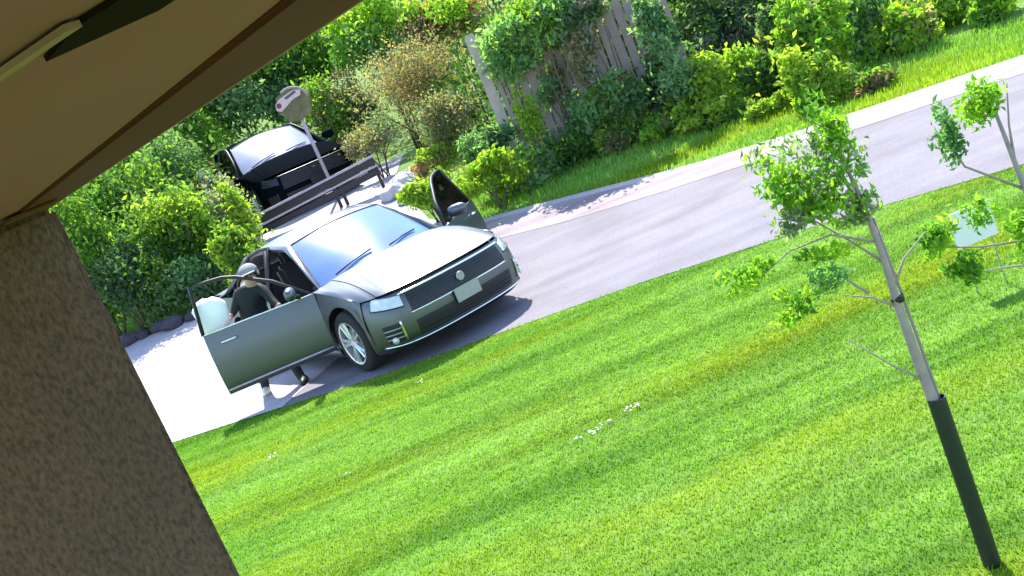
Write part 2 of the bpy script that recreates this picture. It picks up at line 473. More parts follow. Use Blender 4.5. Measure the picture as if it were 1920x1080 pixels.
# ------------------------------------------------------------------ leaf clouds
def set_tone(me, cols):
    ca = me.color_attributes.new('tone', 'FLOAT_COLOR', 'POINT')
    buf = np.ones((len(cols), 4), dtype=np.float32); buf[:, :3] = cols
    ca.data.foreach_set('color', buf.ravel())


def np_mesh(name, V, F4, cols, m, parent=None, loc=None):
    me = bpy.data.meshes.new(name)
    nv, nf, k = len(V), len(F4), F4.shape[1]
    me.vertices.add(nv); me.vertices.foreach_set('co', V.astype(np.float32).ravel())
    me.loops.add(nf * k); me.loops.foreach_set('vertex_index', F4.astype(np.int32).ravel())
    me.polygons.add(nf); me.polygons.foreach_set('loop_start', np.arange(0, nf * k, k, dtype=np.int32))
    me.update(calc_edges=True)
    set_tone(me, cols)
    me.materials.append(m)
    o = bpy.data.objects.new(name, me); COL.objects.link(o)
    if parent: o.parent = parent
    if loc is not None: o.location = loc
    return o


def leaves(C, size, tones, droop=0.35, aspect=0.5):
    """C: (n,3) centres -> folded two-quad leaves"""
    n = len(C)
    d = rng.normal(size=(n, 3)); d[:, 2] -= droop * 1.5
    d /= np.linalg.norm(d, axis=1)[:, None]
    w = rng.normal(size=(n, 3)); w -= (w * d).sum(1)[:, None] * d; w /= np.linalg.norm(w, axis=1)[:, None]
    nrm = np.cross(d, w)
    L = (size * rng.uniform(0.6, 1.35, n))[:, None]; W = L * aspect * 0.5
    base = C - d * L * 0.5
    mid = C + nrm * L * 0.06
    tip = C + d * L * 0.55 - nrm * L * 0.05
    V = np.stack([base, mid + w * W + nrm * L * 0.08, tip, mid - w * W + nrm * L * 0.08], 1).reshape(-1, 3)
    i = np.arange(n) * 4
    F = np.stack([np.stack([i, i + 1, i + 2], 1), np.stack([i, i + 2, i + 3], 1)], 1).reshape(-1, 3)
    return V, F, np.repeat(tones, 4, axis=0)


def crown_points(n, rad, blobs, flat=1.0, seed=0):
    r = np.random.default_rng(seed)
    a, b, c = rad
    cen = r.normal(size=(blobs, 3)); cen /= np.linalg.norm(cen, axis=1)[:, None]
    cen *= (r.uniform(0.15, 0.95, blobs) ** 0.6)[:, None]
    br = r.uniform(0.22, 0.48, blobs)
    w = br ** 2; w /= w.sum()
    k = r.choice(blobs, n, p=w)
    q = r.normal(size=(n, 3)); q /= np.linalg.norm(q, axis=1)[:, None]
    q *= (r.uniform(0.0, 1, n) ** 0.38)[:, None]
    stray = r.random(n) < 0.22
    q[stray] *= r.uniform(1.0, 1.9, stray.sum())[:, None]
    P = (cen[k] * 0.80 + q * br[k][:, None]) * np.array([a, b, c])
    return P, k


PAL = {   # leaf colours (albedo), a few kinds of foliage
    'mid':    [(0.045, 0.105, 0.014), (0.070, 0.140, 0.018), (0.030, 0.075, 0.016)],
    'dark':   [(0.045, 0.095, 0.034), (0.065, 0.125, 0.042), (0.030, 0.065, 0.026)],
    'bright': [(0.105, 0.200, 0.020), (0.130, 0.220, 0.018), (0.065, 0.145, 0.018)],
    'yellow': [(0.125, 0.200, 0.018), (0.115, 0.190, 0.020), (0.075, 0.140, 0.020)],
    'olive':  [(0.110, 0.115, 0.050), (0.125, 0.132, 0.066), (0.080, 0.095, 0.038)],
    'brown':  [(0.155, 0.105, 0.055), (0.105, 0.085, 0.042), (0.070, 0.070, 0.030)],
    'greyg':  [(0.110, 0.145, 0.085), (0.080, 0.120, 0.060), (0.150, 0.165, 0.120)],
    'cool':   [(0.075, 0.155, 0.052), (0.105, 0.185, 0.070), (0.050, 0.110, 0.038)],
}


def plant(name, loc, rad, kind, n, leaf, label, cat, group=None, kind2=None, mix2=0.2, blobs=16, zc=None, seed=0, stems=4, aspect=0.5, fname='foliage'):
    """loc = ground point; rad = half sizes of crown; zc = crown centre height above ground"""
    x, y = loc[0], loc[1]; z = gz(y)
    root = empty(name, (x, y, z - 0.02))
    tag(root, label, cat, group)
    if zc is None: zc = rad[2]
    P, k = crown_points(n, rad, blobs, seed=seed + 100)
    P[:, 2] += zc
    keep = P[:, 2] > 0.02
    P = P[keep]; k = k[keep]
    r = np.random.default_rng(seed + 5)
    pal = np.array(PAL[kind]); ch = r.choice(3, blobs, p=(0.45, 0.33, 0.22))
    tones = pal[ch][k]
    if kind2:
        pal2 = np.array(PAL[kind2]); sel = (r.random(blobs) < mix2)[k] | (r.random(len(k)) < mix2 * 0.35)
        tones = np.where(sel[:, None], pal2[r.choice(3, len(k))], tones)
    tones = tones * np.array([2.35, 2.1, 2.9]) * r.uniform(0.7, 1.4, len(k))[:, None] * (1 + r.normal(0, 0.07, (len(k), 3)))
    V, F, T = leaves(P, leaf, np.clip(tones, 0.008, 0.6), aspect=aspect)
    np_mesh(fname, V, F, T, M['leaf'], root)
    mb = MB()
    rr = random.Random(seed)
    for i in range(stems):
        q = P[rr.randrange(len(P))]
        bx, by = rr.uniform(-.12, .12) * rad[0], rr.uniform(-.12, .12) * rad[1]
        m1 = (bx + (q[0] - bx) * .35 + rr.uniform(-.05, .05), by + (q[1] - by) * .35, q[2] * .55)
        w0 = 0.012 + 0.012 * rad[2]
        mb.tube([(bx, by, -0.1), m1, tuple(q)], [w0, w0 * .7, w0 * .3], 6)
    mb.build('stem', M['stem'], root, smooth=True)
    return root


#PLANTS
PL = [  # kind of plant, ground x/y, crown half sizes, leaf colours, leaves, leaf size, label, category, group, second colour, crown height, clumps, stems
    ('shrub', (-6.23, 17.6), (0.99, 0.74, 1.28), 'mid', 6075, 0.098, 'shadowy mid green shrub right beside the stucco pillar', 'shrub', 'shrubs of the green bank left of the cars', 'yellow', 1.56, 18, 5),
    ('shrub', (-5.66, 17.4), (0.83, 0.62, 0.83), 'dark', 5670, 0.092, 'low dark green shrub above the left end of the white driveway', 'shrub', 'shrubs of the green bank left of the cars', 'mid', 0.82, 18, 5),
    ('shrub', (-4.75, 18.2), (0.97, 0.73, 1.02), 'mid', 7020, 0.098, 'broad yellowish green shrub in the middle of the left bank', 'shrub', 'shrubs of the green bank left of the cars', 'yellow', 1.04, 18, 5),
    ('shrub', (-4.72, 17.6), (0.64, 0.48, 0.59), 'dark', 4320, 0.086, 'small dark shrub at the driveway edge left of the person', 'shrub', 'shrubs of the green bank left of the cars', 'cool', 0.27, 18, 5),
    ('shrub', (-4.02, 18.6), (0.47, 0.35, 0.89), 'yellow', 3510, 0.086, 'upright pale yellow green shrub touching the end of the rails', 'shrub', 'shrubs of the green bank left of the cars', 'greyg', 0.70, 18, 5),
    ('shrub', (-3.76, 16.9), (0.43, 0.26, 0.71), 'mid', 4050, 0.092, 'green shrub nearest the person, at the left edge of the driveway slope', 'shrub', 'shrubs of the green bank left of the cars', 'yellow', 0.64, 18, 5),
    ('shrub', (-5.74, 19.5), (1.09, 0.82, 1.04), 'mid', 6075, 0.109, 'tall green shrub close under the porch trim on the left', 'shrub', 'shrubs of the green bank left of the cars', 'dark', 1.48, 18, 5),
    ('shrub', (-5.33, 21), (0.82, 0.62, 0.94), 'dark', 5130, 0.103, 'dark green shrub left of the parked black car roof', 'shrub', 'shrubs of the green bank left of the cars', 'mid', 1.66, 18, 5),
    ('shrub', (-4.47, 20.8), (0.52, 0.39, 0.76), 'greyg', 1350, 0.092, 'grey green feathery shrub in front of the parked black car', 'shrub', 'shrubs of the green bank left of the cars', 'cool', 1.17, 11, 5),
    ('tree', (-4.50, 27), (1.74, 1.30, 1.36), 'cool', 7560, 0.149, 'dark bluish green tree directly behind the parked black car', 'tree', 'trees behind the parked cars', 'dark', 2.77, 18, 5),
    ('tree', (-2.74, 28), (1.57, 1.18, 1.33), 'mid', 7020, 0.149, 'mid green tree behind the round sign', 'tree', 'trees behind the parked cars', 'bright', 3.06, 18, 5),
    ('tree', (-0.77, 26), (1.31, 0.98, 1.09), 'bright', 6210, 0.138, 'bright green tree crown above the brown bush', 'tree', 'trees behind the parked cars', 'cool', 3.06, 18, 5),
    ('tree', (-6.36, 26), (1.67, 1.26, 1.38), 'mid', 6750, 0.138, 'light green tree just below the porch trim', 'tree', 'trees behind the parked cars', 'bright', 2.48, 18, 5),
    ('tree', (-1.97, 25), (0.91, 0.68, 1.05), 'mid', 4320, 0.115, 'loose green tree right of the round sign', 'tree', 'trees behind the parked cars', 'olive', 1.70, 18, 5),
    ('tree', (0.85, 25), (1.19, 0.89, 0.84), 'brown', 4860, 0.127, 'brownish tree top at the upper edge above the brown bush', 'tree', 'trees behind the parked cars', 'bright', 2.73, 18, 5),
    ('bush', (-0.21, 21.5), (1.38, 1.04, 1.32), 'olive', 9450, 0.063, 'large olive brown dry bush left of the tall pale plank', 'bush', None, 'brown', 1.56, 18, 5),
    ('bush', (-1.45, 21.5), (0.72, 0.54, 0.54), 'greyg', 2970, 0.069, 'greyish twiggy bush at the right end of the parked black car', 'bush', None, 'olive', 0.94, 11, 5),
    ('bush', (0.18, 18.4), (0.62, 0.46, 0.67), 'olive', 4320, 0.069, 'darker olive bush leaning against the left plank', 'bush', None, 'dark', 1.03, 18, 5),
    ('bush', (-0.32, 18), (0.45, 0.34, 0.30), 'brown', 1755, 0.069, 'small rusty brown bush beside the pale rocks', 'bush', None, 'yellow', 0.59, 11, 5),
    ('vine', (1.90, 16.75), (0.98, 0.59, 0.56), 'cool', 6210, 0.103, 'bright green vine spilling over the top of the board fence', 'vine', 'plants in front of the board fence', 'bright', 2.08, 18, 3),
    ('vine', (1.19, 17.0), (0.29, 0.17, 0.43), 'yellow', 675, 0.081, 'yellowish vine tuft on the tall left plank', 'vine', 'plants in front of the board fence', 'olive', 1.90, 11, 3),
    ('vine', (2.42, 16.5), (0.32, 0.19, 0.60), 'olive', 1485, 0.092, 'dull green vine between the two bare stretches of board fence', 'vine', 'plants in front of the board fence', 'greyg', 1.63, 11, 3),
    ('vine', (1.26, 16.6), (0.23, 0.14, 0.56), 'yellow', 945, 0.081, 'thin yellow green vine climbing right of the tall plank', 'vine', 'plants in front of the board fence', 'bright', 1.01, 11, 3),
    ('vine', (1.85, 16.9), (0.38, 0.23, 0.38), 'cool', 1080, 0.092, 'green vine mass hanging over the middle planks', 'vine', 'plants in front of the board fence', 'olive', 1.11, 11, 3),
    ('vine', (2.71, 16.5), (0.51, 0.30, 0.28), 'greyg', 3510, 0.092, 'grey green vine over the top of the right planks', 'vine', 'plants in front of the board fence', 'dark', 2.24, 18, 3),
    ('vine', (3.53, 16.3), (0.37, 0.22, 0.78), 'cool', 2700, 0.098, 'green vine covering the right end of the planks', 'vine', 'plants in front of the board fence', 'dark', 1.46, 11, 3),
    ('vine', (2.62, 16.4), (0.41, 0.25, 0.21), 'olive', 675, 0.081, 'dry vine across the lower right planks', 'vine', 'plants in front of the board fence', 'cool', 0.96, 11, 3),
    ('weed_clump', (0.48, 16.9), (0.52, 0.31, 0.28), 'dark', 1755, 0.081, 'dark green clump at the foot of the tall plank', 'weeds', 'plants in front of the board fence', 'cool', 0.85, 11, 5),
    ('weed_clump', (-0.61, 16.6), (0.56, 0.33, 0.35), 'yellow', 3105, 0.086, 'bright yellow weed clump behind the open driver side door', 'weeds', 'plants in front of the board fence', 'bright', 0.59, 11, 5),
    ('weed_clump', (0.33, 15.9), (0.62, 0.37, 0.36), 'yellow', 3510, 0.092, 'yellow green weed clump right of the open driver side door', 'weeds', 'plants in front of the board fence', 'bright', 0.59, 18, 5),
    ('weed_clump', (0.99, 16.45), (0.51, 0.30, 0.51), 'cool', 3510, 0.103, 'fresh green weed clump at the roadside right of the yellow weeds', 'weeds', 'plants in front of the board fence', 'bright', 0.23, 18, 5),
    ('weed_clump', (1.75, 16.65), (0.61, 0.36, 0.51), 'mid', 3780, 0.092, 'leafy green clump below the middle of the board fence', 'weeds', 'plants in front of the board fence', 'cool', 0.30, 18, 5),
    ('weed_clump', (2.33, 16.55), (0.51, 0.31, 0.46), 'bright', 3105, 0.092, 'mixed green and dry clump beside the roadside verge', 'weeds', 'plants in front of the board fence', 'olive', 0.21, 11, 5),
    ('shrub', (2.53, 16.4), (0.60, 0.36, 0.60), 'cool', 4320, 0.098, 'green shrub below the right stretch of board fence', 'shrub', 'plants in front of the board fence', 'mid', 0.73, 18, 5),
    ('shrub', (3.54, 16.8), (0.61, 0.37, 0.94), 'dark', 5670, 0.103, 'dark green shrub with deep shade right of the board fence', 'shrub', 'plants in front of the board fence', 'cool', 0.61, 18, 5),
    ('bush', (2.74, 16.65), (0.70, 0.42, 0.51), 'cool', 3780, 0.098, 'pale green leafy bush centred below the right stretch of board fence', 'bush', 'plants in front of the board fence', 'yellow', 0.23, 18, 5),
    ('weed_clump', (0.56, 16.35), (0.50, 0.30, 0.27), 'bright', 2025, 0.086, 'low bright weeds nearest the road beside the open driver side door', 'weeds', 'plants in front of the board fence', 'yellow', 0.16, 11, 5),
    ('bush', (3.82, 15.65), (0.61, 0.37, 0.31), 'yellow', 2700, 0.092, 'low yellow green bush spilling onto the verge behind the young tree', 'bush', 'saplings and bushes along the right of the road', 'mid', 0.14, 11, 5),
    ('bush', (4.92, 16.05), (0.49, 0.30, 0.49), 'mid', 3240, 0.103, 'mid green bush directly left of the yellow green sapling', 'bush', 'saplings and bushes along the right of the road', 'bright', 0.22, 11, 5),
    ('bush', (6.36, 16.6), (0.51, 0.31, 0.70), 'bright', 3510, 0.103, 'pale green bush between the two tallest saplings', 'bush', 'saplings and bushes along the right of the road', 'greyg', 0.31, 18, 5),
    ('bush', (7.44, 15.8), (0.53, 0.32, 0.40), 'bright', 2430, 0.098, 'light green bush on the bank at the far right above the kerb', 'bush', 'saplings and bushes along the right of the road', 'yellow', 0.18, 11, 5),
    ('shrub', (4.91, 18.5), (0.98, 0.74, 0.93), 'dark', 6210, 0.103, 'dark shaded shrub at the top edge behind the yellow green bush', 'shrub', 'saplings and bushes along the right of the road', 'greyg', 0.67, 18, 5),
    ('bush', (3.75, 16.15), (0.68, 0.41, 0.59), 'yellow', 5670, 0.103, 'yellow green bush with drooping leaves in the middle of the bank', 'bush', 'saplings and bushes along the right of the road', 'cool', 0.41, 18, 5),
    ('bush', (4.49, 16.25), (0.55, 0.33, 0.59), 'bright', 4320, 0.103, 'green bush between the drooping bush and the bright sapling', 'bush', 'saplings and bushes along the right of the road', 'dark', 0.27, 18, 5),
    ('bush', (3.02, 16.05), (0.45, 0.27, 0.31), 'bright', 2295, 0.086, 'low bush with dry tips close to the roadside verge', 'bush', 'saplings and bushes along the right of the road', 'brown', 0.14, 11, 5),
    ('shrub', (5.25, 16.6), (0.46, 0.28, 0.84), 'olive', 3780, 0.092, 'brownish shrub in shade left of the bright saplings', 'shrub', 'saplings and bushes along the right of the road', 'dark', 0.38, 18, 5),
    ('sapling', (5.43, 15.4), (0.60, 0.36, 0.82), 'bright', 4860, 0.115, 'tallest bright leafed sapling at the top edge right of centre', 'sapling', 'saplings and bushes along the right of the road', 'yellow', 0.66, 18, 5),
    ('sapling', (5.00, 14.6), (0.49, 0.29, 0.74), 'yellow', 4050, 0.103, 'yellow green sapling leaning over the kerb behind the young tree', 'sapling', 'saplings and bushes along the right of the road', 'bright', 0.33, 18, 5),
    ('sapling', (6.27, 15.6), (0.52, 0.31, 0.87), 'bright', 4590, 0.103, 'light green sapling second from the right end of the kerb', 'sapling', 'saplings and bushes along the right of the road', 'cool', 0.39, 18, 5),
    ('shrub', (4.41, 15.15), (0.47, 0.28, 0.25), 'yellow', 2025, 0.092, 'low golden shrub at the kerb behind the young tree crown', 'shrub', 'saplings and bushes along the right of the road', 'bright', 0.11, 11, 5),
    ('bush', (6.80, 15.4), (0.52, 0.31, 0.56), 'bright', 4050, 0.098, 'rounded green bush on the grass at the right', 'bush', 'saplings and bushes along the right of the road', 'olive', 0.25, 18, 5),
    ('bush', (5.63, 14.3), (0.44, 0.26, 0.24), 'mid', 2025, 0.086, 'low brownish green bush hanging over the right kerb', 'bush', 'saplings and bushes along the right of the road', 'brown', 0.11, 11, 5),
    ('tree', (9.88, 19), (1.28, 0.96, 1.01), 'bright', 7020, 0.127, 'broad light green tree in the upper right corner', 'tree', 'saplings and bushes along the right of the road', 'mid', 0.45, 18, 5),
    ('bush', (7.95, 15.2), (0.51, 0.31, 0.38), 'bright', 2430, 0.098, 'small bush at the far right beyond the kerb', 'bush', 'saplings and bushes along the right of the road', 'mid', 0.17, 11, 5),
]
for i, (nm, xy, rad, k1, n, lf, lab, cat, grp, k2, zc, bl, st) in enumerate(PL):
    plant(nm, xy, rad, k1, n, lf, lab, cat, grp, k2, 0.28, bl, zc, seed=i * 7 + 3, stems=st, fname='crown' if nm in ('tree', 'sapling') else 'foliage')
#BUSHES

# ------------------------------------------------------------------ grass blades
def inside_view(x, y, z, margin):
    p = np.stack([x, y, z - CAM_H], 1)
    R = np.array(rt); U = np.array(up); Fw = np.array(fw)
    d = p @ Fw
    u = 960 + 2000 * (p @ R) / d; v = 540 - 2000 * (p @ U) / d
    return (d > 0.3) & (u > -margin) & (u < 1920 + margin) & (v > -margin) & (v < 1080 + margin)


def blades(x, y, h, w, name, m, tone_rng=(0.85, 1.15), lean=0.5):
    n = len(x)
    z = np.interp(y, ZYx, ZYz)
    a = rng.uniform(0, 2 * np.pi, n); la = rng.normal(math.radians(-19), 0.9, n)
    ln = rng.uniform(0.1, lean, n) * h
    c = np.stack([np.cos(a), np.sin(a), np.zeros(n)], 1) * (w / 2)[:, None]
    L = np.stack([np.cos(la) * ln, np.sin(la) * ln, h], 1)
    B = np.stack([x, y, z - 0.004], 1)
    V = np.stack([B - c, B + c, B + L * np.array([.35, .35, .6]) + c * .75, B + L * np.array([.35, .35, .6]) - c * .75, B + L], 1).reshape(-1, 3)
    i = np.arange(n) * 5
    F = np.concatenate([np.stack([i, i + 1, i + 2], 1), np.stack([i, i + 2, i + 3], 1), np.stack([i + 3, i + 2, i + 4], 1)])
    t = rng.uniform(*tone_rng, n)
    T = np.stack([t * rng.uniform(.92, 1.12, n), t, t * rng.uniform(.8, 1.3, n)], 1)
    return np_mesh(name, V, F, np.repeat(T, 5, axis=0), m)


nx_ = np.array([p[0] for p in NEAR]); ny_ = np.array([p[1] for p in NEAR])
def lawn_pts(n, ylo, yhi):
    y = rng.uniform(ylo, yhi, n); x = rng.uniform(-5.5, 7.5, n)
    edge = np.interp(x, nx_, ny_)
    k = (y < edge + rng.normal(0.0, 0.025, n)) & inside_view(x, y, np.zeros(n), 300)
    return x[k], y[k]
xa, ya = lawn_pts(690000, 2.6, 11.3)
xb, yb = lawn_pts(300000, 2.6, 8.5)
kb = rng.random(len(xb)) < np.clip((8.5 - yb) / 4.5, 0, 1); xb, yb = xb[kb], yb[kb]
X = np.concatenate([xa, xb]); Y = np.concatenate([ya, yb])
hh = rng.uniform(0.010, 0.029, len(X)); ww = rng.uniform(0.0045, 0.009, len(X)) * np.interp(Y, [3, 11], [0.85, 1.5])
o = blades(X, Y, hh, ww, 'lawn_grass', M['blade'])
tag(o, 'bright green mown lawn grass across the foreground', 'grass', kind='stuff')

fx = np.array([p[0] for p in FAR]); fy = np.array([p[1] for p in FAR])
n = 150000
x = rng.uniform(-1.3, 12, n); y = rng.uniform(8.5, 18.5, n)
edge = np.interp(x, fx, fy) + 0.17
edge = np.where(x < -0.2, 16.2 + (-0.2 - x) * 2.5, edge)
k = (y > edge + rng.normal(0, 0.03, n)) & (y < edge + 3.0) & inside_view(x, y, np.interp(y, ZYx, ZYz), 100)
x = x[k]; y = y[k]
o = blades(x, y, rng.uniform(0.03, 0.11, len(x)), rng.uniform(0.008, 0.016, len(x)), 'verge_grass', M['blade'], (0.9, 1.45))
tag(o, 'bright rough grass strip between the road and the bushes', 'grass', kind='stuff')
#CAR
# ------------------------------------------------------------------ cars
# car frame: x towards the car's left, y towards its rear (0 = front bumper), z up
WY, WR, AR = (0.93, 3.74), 0.335, 0.395
def lerp(a, b, t): return a + (b - a) * t
def half_w(y): return float(np.interp(y, [0.45, 0.9, 1.5, 2.6, 3.6, 4.2, 4.55, 4.75, 4.84], [.905, .925, .925, .93, .925, .90, .84, .76, .66]))
def shoulder(y): return float(np.interp(y, [0.45, 0.9, 1.35, 2.6, 3.8, 4.5, 4.84], [.735, .83, .90, .935, .965, .975, .965]))
PZ = [.17, .22, .32, .46, .58, .66, .72, .80, .88, .96, 1.0]
PO = [-.085, -.045, -.012, .0, -.004, -.006, -.020, -.032, -.050, -.072, -.085]
def side_x(y, z):
    k = 0.88 / shoulder(y) if z > .5 else 1
    return half_w(y) + float(np.interp(z * k, PZ, PO))
def arch_bottom(y, zmin):
    for w in WY:
        d = abs(y - w)
        if d < AR: zmin = max(zmin, 0.335 + math.sqrt(max(0, AR * AR - d * d)))
    return zmin
PLANX = [0, .30, .52, .68, .79, .865, .905]
PLANY = [0, .012, .05, .115, .21, .36, .56]
def plan(s):                                # s 0..1 round the nose
    t = s * (len(PLANX) - 1); i = min(int(t), len(PLANX) - 2); f = t - i
    def cr(P):
        p0 = P[max(i - 1, 0)] if i else -P[1] if P is PLANX else P[1]
        p1, p2 = P[i], P[i + 1]; p3 = P[min(i + 2, len(P) - 1)]
        return 0.5 * (2 * p1 + (p2 - p0) * f + (2 * p0 - 5 * p1 + 4 * p2 - p3) * f * f + (3 * p1 - p0 - 3 * p2 + p3) * f ** 3)
    return cr(PLANX), cr(PLANY)
def fascia(s, z, off=0.0):
    sg = 1 if s >= 0 else -1
    x, y = plan(abs(s))
    x2, y2 = plan(min(1, abs(s) + .02)); x1, y1 = plan(max(0, abs(s) - .02))
    nx, ny = (y2 - y1), -(x2 - x1); L = math.hypot(nx, ny) or 1; nx, ny = nx / L, ny / L
    if nx < 0: nx = -nx
    ins = float(np.interp(z, [.16, .20, .26, .34, .46, .56, .64, .70, .74], [.13, .06, .025, .005, 0, .012, .035, .065, .11]))
    if abs(s) > .8: ins *= lerp(1, .35, (abs(s) - .8) / .2)
    o = off - ins
    return (sg * (x + nx * o), y + ny * o, z + 0.0)
def nose_top(s):
    """front edge of the bonnet"""
    return .69 + .04 * (1 - abs(s) ** 2)
def bonnet(s, t, lift=0.0):
    fx, fy, fz = fascia(s, .72); fz = .735 - .03 * (1 - abs(s)) * 0 + .012 * (1 - s * s)
    fx *= 1; bx, by = s * (side_x(1.42, .90) - 0.0), 1.42 - .26 * (1 - s * s)
    bz = .90 + .085 * (1 - abs(s) ** 2.4)
    bulge = .045 * math.sin(math.pi * min(1, t * 1.0)) * (1 - .3 * abs(s))
    tt = t
    x = lerp(fx, bx, tt); y = lerp(fy, by, tt); z = lerp(fz, bz, tt ** .85) + bulge
    if abs(s) >= .999: z = shoulder(max(.45, y))
    crease = .012 * math.exp(-((abs(s) - .52) / .06) ** 2) * math.sin(math.pi * min(1, t + .1))
    return (x, y, z + lift + max(0, crease))
def wscreen(s, t):
    bx, by, bz = s * .755, 1.45 - .24 * (1 - s * s), .90 + .075 * (1 - abs(s) ** 2)
    tx, ty, tz = s * .585, 2.12 - .10 * (1 - s * s), 1.375 + .05 * (1 - abs(s) ** 2)
    return (lerp(bx, tx, t), lerp(by, ty, t), lerp(bz, tz, t) + .025 * math.sin(math.pi * t))


def lin(a, b, n): return [a + (b - a) * i / n for i in range(n + 1)]


def build_wheel(root, x, y, side, steer, alike=None):
    tyre = MB()
    W = .11
    prof = [(.215, -W), (.30, -W - .004), (.325, -W + .02), (.335, -W * .5), (.335, W * .5), (.325, W - .02), (.30, W + .004), (.215, W)]
    tyre.lathe(prof, 'x', (0, 0, 0), 36)
    t = tyre.build('wheel', M['rubber'], root, smooth=True, angle=1.0)
    t.location = (x, y, WR)
    t.rotation_euler = (0, 0, steer)
    rim = MB()
    f = side
    rim.lathe([(.232, .10 * f), (.232, .118 * f), (.212, .112 * f), (.205, .03 * f), (.218, .02 * f), (.218, .10 * f)], 'x', (0, 0, 0), 36)
    for k in range(10):
        a = (k // 2) * 2 * math.pi / 5 + (.17 if k % 2 else -.17)
        a2 = (k // 2) * 2 * math.pi / 5 + (.10 if k % 2 else -.10)
        p0 = (.095 * f, .05 * math.cos(a2), .05 * math.sin(a2)); p1 = (.104 * f, .214 * math.cos(a), .214 * math.sin(a))
        rim.tube([p0, p1], [.022, .019], 6)
    rim.lathe([(.0, .108 * f), (.055, .104 * f), (.062, .08 * f), (.0, .07 * f)], 'x', (0, 0, 0), 20)
    rim.build('rim', M['rim'], t, smooth=True, angle=.8)
    d = MB().lathe([(0.0, .03 * f), (.17, .03 * f), (.17, .015 * f), (.0, .015 * f)], 'x', (0, 0, 0), 28)
    d.build('brake_disc', M['steel'], t, smooth=True, angle=.8)


